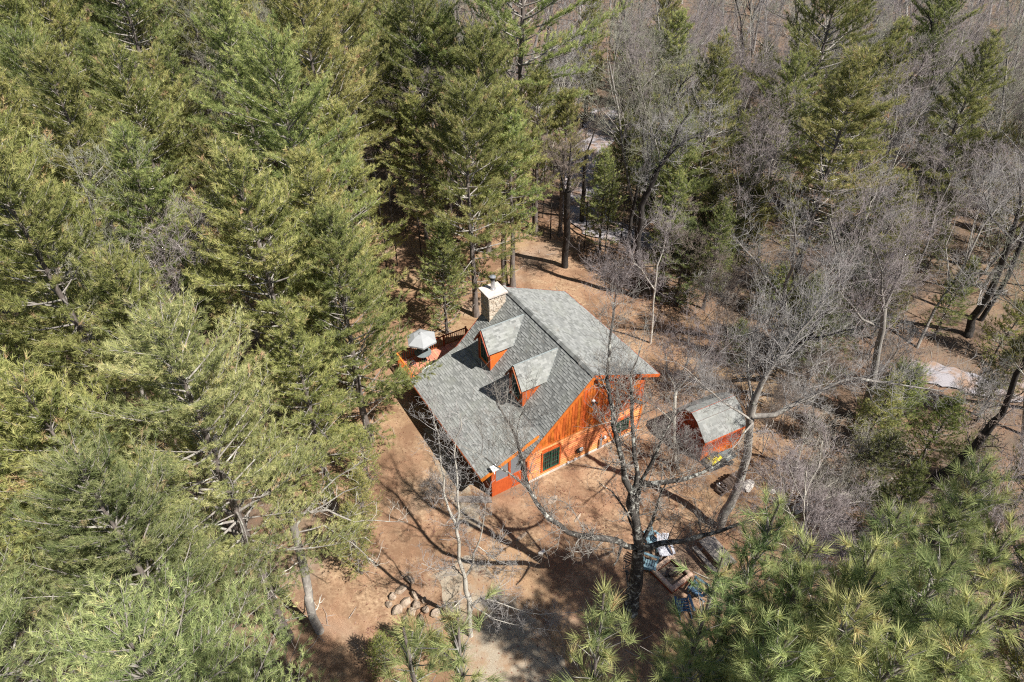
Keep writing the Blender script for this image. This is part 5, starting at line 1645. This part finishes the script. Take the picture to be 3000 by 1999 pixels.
# dull evergreen undergrowth between the bare trees
rng = random.Random(41)
und = []
for _ in range(4000):
    if len(und) >= 150:
        break
    y = rng.uniform(16, 95)
    x = rng.uniform(4, 60)
    if inside(x, y, poly) or (y < 56 and x < 8):
        continue
    if any((x - a) ** 2 + (y - b) ** 2 < 7 for a, b in drive + lane):
        continue
    if any((x - b[0]) ** 2 + (y - b[1]) ** 2 < 6.5 for b in und):
        continue
    px, py = w2p(x, y, 1.5)
    if not (-40 < px < 3040 and -20 < py < 1700):
        continue
    und.append((min(6, max(0, int(py / 240))), px, x, y, rng.uniform(0.8, 1.6), rng.uniform(0, 6.28)))
und.sort()
cnt = {}
for (row, px, x, y, sc, rot) in und:
    i = cnt.get(row, 0)
    cnt[row] = i + 1
    young = (i * 7 + row) % 5 < 2
    plant("young_pine" if young else "shrub", P_SMALL[0] if young else P_SMALL[2], "%s, %s such from left in the %s" % ("young green pine" if young else "dull green undergrowth shrub", ordinal(i), BROW[row]), "pine tree" if young else "shrub", (x, y, 0), rot, min(sc, 0.85) if young else sc, "undergrowth shrubs in the bare woods")
print("STAND", len(stand), "BARE", len(bares), "UND", len(und), "X", len(stand), "bare", len(bares))

# thin poles in the shaded wood behind the clearing
pole = Tubes()
pole.add([(0, 0, 0), (0.05, 0.02, 3), (0.02, -0.04, 6), (0.1, 0.0, 8.5)], [0.055, 0.045, 0.03, 0.008], 6)
for i in range(14):
    a = 2.4 * i
    z = 2.5 + i * 0.4
    pole.add([(0.03, 0, z), (0.03 + math.cos(a) * 0.35, math.sin(a) * 0.35, z + 0.25), (0.03 + math.cos(a) * 0.75, math.sin(a) * 0.75, z + 0.6)], [0.015, 0.009, 0.004], 3)
pm = pole.mesh("pole_trunk", M["bark_dark"])
pts = [(1130, 730), (1165, 780), (1190, 690), (1235, 760), (1290, 740), (1345, 690), (1380, 780), (1455, 700), (1560, 690), (1590, 640), (1640, 610), (1612, 700), (1710, 740), (1770, 760), (1820, 700), (1850, 760), (1140, 850), (1560, 610), (1100, 660), (1060, 700)]
for i, (px, py) in enumerate(sorted(pts)):
    p = g(px, py)
    plant("sapling_pole", {"trunk": pm}, "thin dark sapling pole in the wood behind the clearing, %s from the left" % ordinal(i), "sapling", (p.x, p.y, 0), i * 1.9, 0.8 + 0.4 * ((i * 7) % 5) / 5, "sapling poles behind the clearing")

# ---- fallen leaves and twigs on the ground (uncountable)
def litter():
    r = np.random.default_rng(5)
    n = 26000
    cx, cy = r.uniform(-14, 34, 900), r.uniform(12, 62, 900)
    w_ = r.integers(0, 900, n)
    sp = r.gamma(2.0, 0.55, 900)
    x = cx[w_] + r.normal(0, 1, n) * sp[w_]; y = cy[w_] + r.normal(0, 1, n) * sp[w_]
    c, s_ = math.cos(TH), math.sin(TH)
    u = (x - HX) * c + (y - HY) * s_; v = -(x - HX) * s_ + (y - HY) * c
    keep = ~((u > -6.6) & (u < 4.4) & (v > -0.2) & (v < 13.2))
    x, y = x[keep], y[keep]; n = len(x)
    a = r.uniform(0, 6.28, n); sz = r.uniform(0.018, 0.045, n); tz = r.normal(0, 0.25, (n, 2))
    ca, sa = np.cos(a), np.sin(a)
    d = np.hypot(x - 4, y - 30); amp = np.clip((d - 18) / 25, 0, 1)
    z0 = amp * (0.16 * np.sin(x * 0.31 + 1.3) * np.sin(y * 0.27) + 0.10 * np.sin(x * 0.83 + y * 0.55) - 0.05) + 0.02
    P = []
    for (p, q) in ((-1, -0.6), (1, -0.5), (0.9, 0.6), (-0.8, 0.5)):
        px, py = p * sz, q * sz
        P.append(np.stack([x + px * ca - py * sa, y + px * sa + py * ca, z0 + np.abs(px * tz[:, 0] + py * tz[:, 1])], -1))
    V = np.stack(P, 1).reshape(-1, 3)
    F = np.arange(n * 4).reshape(-1, 4)
    o = link("leaf_litter", np_mesh("leaf_litter", V, F, M["leaf"], np.repeat(np.clip(r.normal(0.66, 0.22, n), 0, 1), 4)), kind="stuff")
    o["label"] = "fallen brown leaves strewn over the yard and forest floor"
    # dead sticks
    t = Tubes()
    for _ in range(900):
        x0, y0 = r.uniform(-14, 30), r.uniform(12, 60)
        u = (x0 - HX) * c + (y0 - HY) * s_; v = -(x0 - HX) * s_ + (y0 - HY) * c
        if -7.4 < u < 4.8 and -0.8 < v < 14:
            continue
        yard = inside(x0, y0, poly)
        if yard and r.random() < 0.75:
            continue
        a = r.uniform(0, 6.28); ln = r.uniform(0.2, 1.4)
        t.add([(x0, y0, 0.04), (x0 + math.cos(a) * ln / 2, y0 + math.sin(a) * ln / 2, 0.09 + r.uniform(0, .06)), (x0 + math.cos(a + .2) * ln, y0 + math.sin(a + .2) * ln, 0.05)], [0.014, 0.011, 0.005], 3)
    o = link("fallen_sticks", t.mesh("fallen_sticks", M["twig_grey"]), kind="stuff")
    o["label"] = "dead sticks lying on the forest floor"
litter()

# pines standing to the right of the camera, outside the frame: their shade falls across the bottom of the yard
for i, (x, y, sc) in enumerate(((14.6, 6.6, 1.15), (12.6, 3.8, 1.1), (17.6, 9.0, 1.1), (10.4, 1.6, 1.0))):
    plant("pine_tree", P_MID[i], "tall pine outside the photo, lower right, throwing shade on the yard, %s from the house" % ordinal(i), "pine tree", (x, y, 0), i * 2.1, sc, "shade pines right of the frame")
plant("bare_tree", B[0], "grey bare crown in a gap of the left stand, touching the left edge", "bare tree", (g(110, 770, 14).x, g(110, 770, 14).y, 0), 1.0, 1.15, "bare trees inside the left stand")
plant("bare_tree", B[1], "second bare crown from the left edge inside the left stand", "bare tree", (g(430, 830, 13).x, g(430, 830, 13).y, 0), 2.0, 1.1, "bare trees inside the left stand")

for px, py, k, sc, lab in ((2015, 1405, 7, 0.6, "low bare brush in front of the shed, left of the yellow yard machine"), (1955, 1345, 7, 0.55, "low bare brush between the cabin corner and the shed"), (2235, 1330, 6, 0.75, "slender bare brush at the right end of the shed"),
                           (2290, 1270, 7, 0.9, "bare brush clump right of the shed under the long limb"), (2130, 1175, 6, 0.8, "slender bare brush just behind the shed roof"), (1300, 1480, 7, 0.45, "small bare shrub beside the path left of the porch"), (2060, 1180, 7, 0.8, "bushy bare brush behind the shed's left end")):
    q = g(px, py)
    plant("brush_clump", B[k], lab, "brush", (q.x, q.y, 0), px * 0.1, sc, "bare brush round the shed and porch")
for px, py, h, sc, lab in ((1980, 60, 16, 0.8, "yellow-green pine at the top edge above the asphalt clearing"), (2750, 60, 15, 0.85, "bright pine at the top edge near the right"), (2330, 230, 14, 0.7, "small pine between the cone-shaped and the broad bright pine"), (2620, 620, 9, 0.55, "half-hidden pine in the grey brush below the broad bright pine"), (1990, 480, 10, 0.6, "half-hidden pine left below the cone-shaped pine")):
    q = g(px, py, h)
    plant("pine_tree", P_MID[px % 4], lab, "pine tree", (q.x, q.y, 0), px * 0.1, sc, "pines among the bare trees")

for px, py, k, sc, lab in ((1935, 850, 3, 0.62, "green pine in the brush just right of the clearing behind the cabin"), (2060, 905, 3, 0.55, "green pine in the brush, right of the one beside the clearing"), (2150, 800, 1, 0.5, "low green pine deeper in the brush, upper right of the cabin")):
    q = g(px, py)
    plant("pine_tree", P_MID[k], lab, "pine tree", (q.x, q.y, 0), px * 0.1, sc, "pines among the bare trees")

# the far bare woods, too many and too small to tell apart: one mass
def far_woods():
    r = np.random.default_rng(88)
    proto = [bare(401 + i, 13, 0.5, 0.3, 0.2, limbs=10, levels=3, dens=1.15) for i in range(3)]
    parts = []
    for d in proto:
        V, F, o = [], [], 0
        for me in d.values():
            v = np.empty(len(me.vertices) * 3, np.float32); me.vertices.foreach_get("co", v)
            f = np.empty(len(me.loops), np.int32); me.loops.foreach_get("vertex_index", f)
            V.append(v.reshape(-1, 3)); F.append(f.reshape(-1, 4) + o); o += len(V[-1])
        parts.append((np.concatenate(V), np.concatenate(F)))
    V, F, o, n = [], [], 0, 0
    pts = []
    for _ in range(6000):
        y = r.uniform(92, 185); x = r.uniform(-0.72 * y - 4, 0.86 * y + 4)
        if any((x - a) ** 2 + (y - b) ** 2 < (20 if y < 130 else 36) for a, b in pts) or (x - 11) ** 2 + (y - 88) ** 2 < 60:
            continue
        pts.append((x, y))
        if len(pts) >= 210:
            break
    for i, (x, y) in enumerate(pts):
        v, f = parts[i % 3]
        a = r.uniform(0, 6.28); s_ = r.uniform(0.85, 1.25)
        c, s2 = math.cos(a) * s_, math.sin(a) * s_
        V.append(np.stack([x + v[:, 0] * c - v[:, 1] * s2, y + v[:, 0] * s2 + v[:, 1] * c, v[:, 2] * s_], 1))
        F.append(f + o); o += len(v)
    w_ = link("far_woods", np_mesh("far_woods", np.concatenate(V), np.concatenate(F), M["twig_grey"]), kind="stuff")
    w_["label"] = "distant mass of grey bare woods along the top of the photo"
    for d in proto:
        for me in d.values():
            bpy.data.meshes.remove(me)
far_woods()
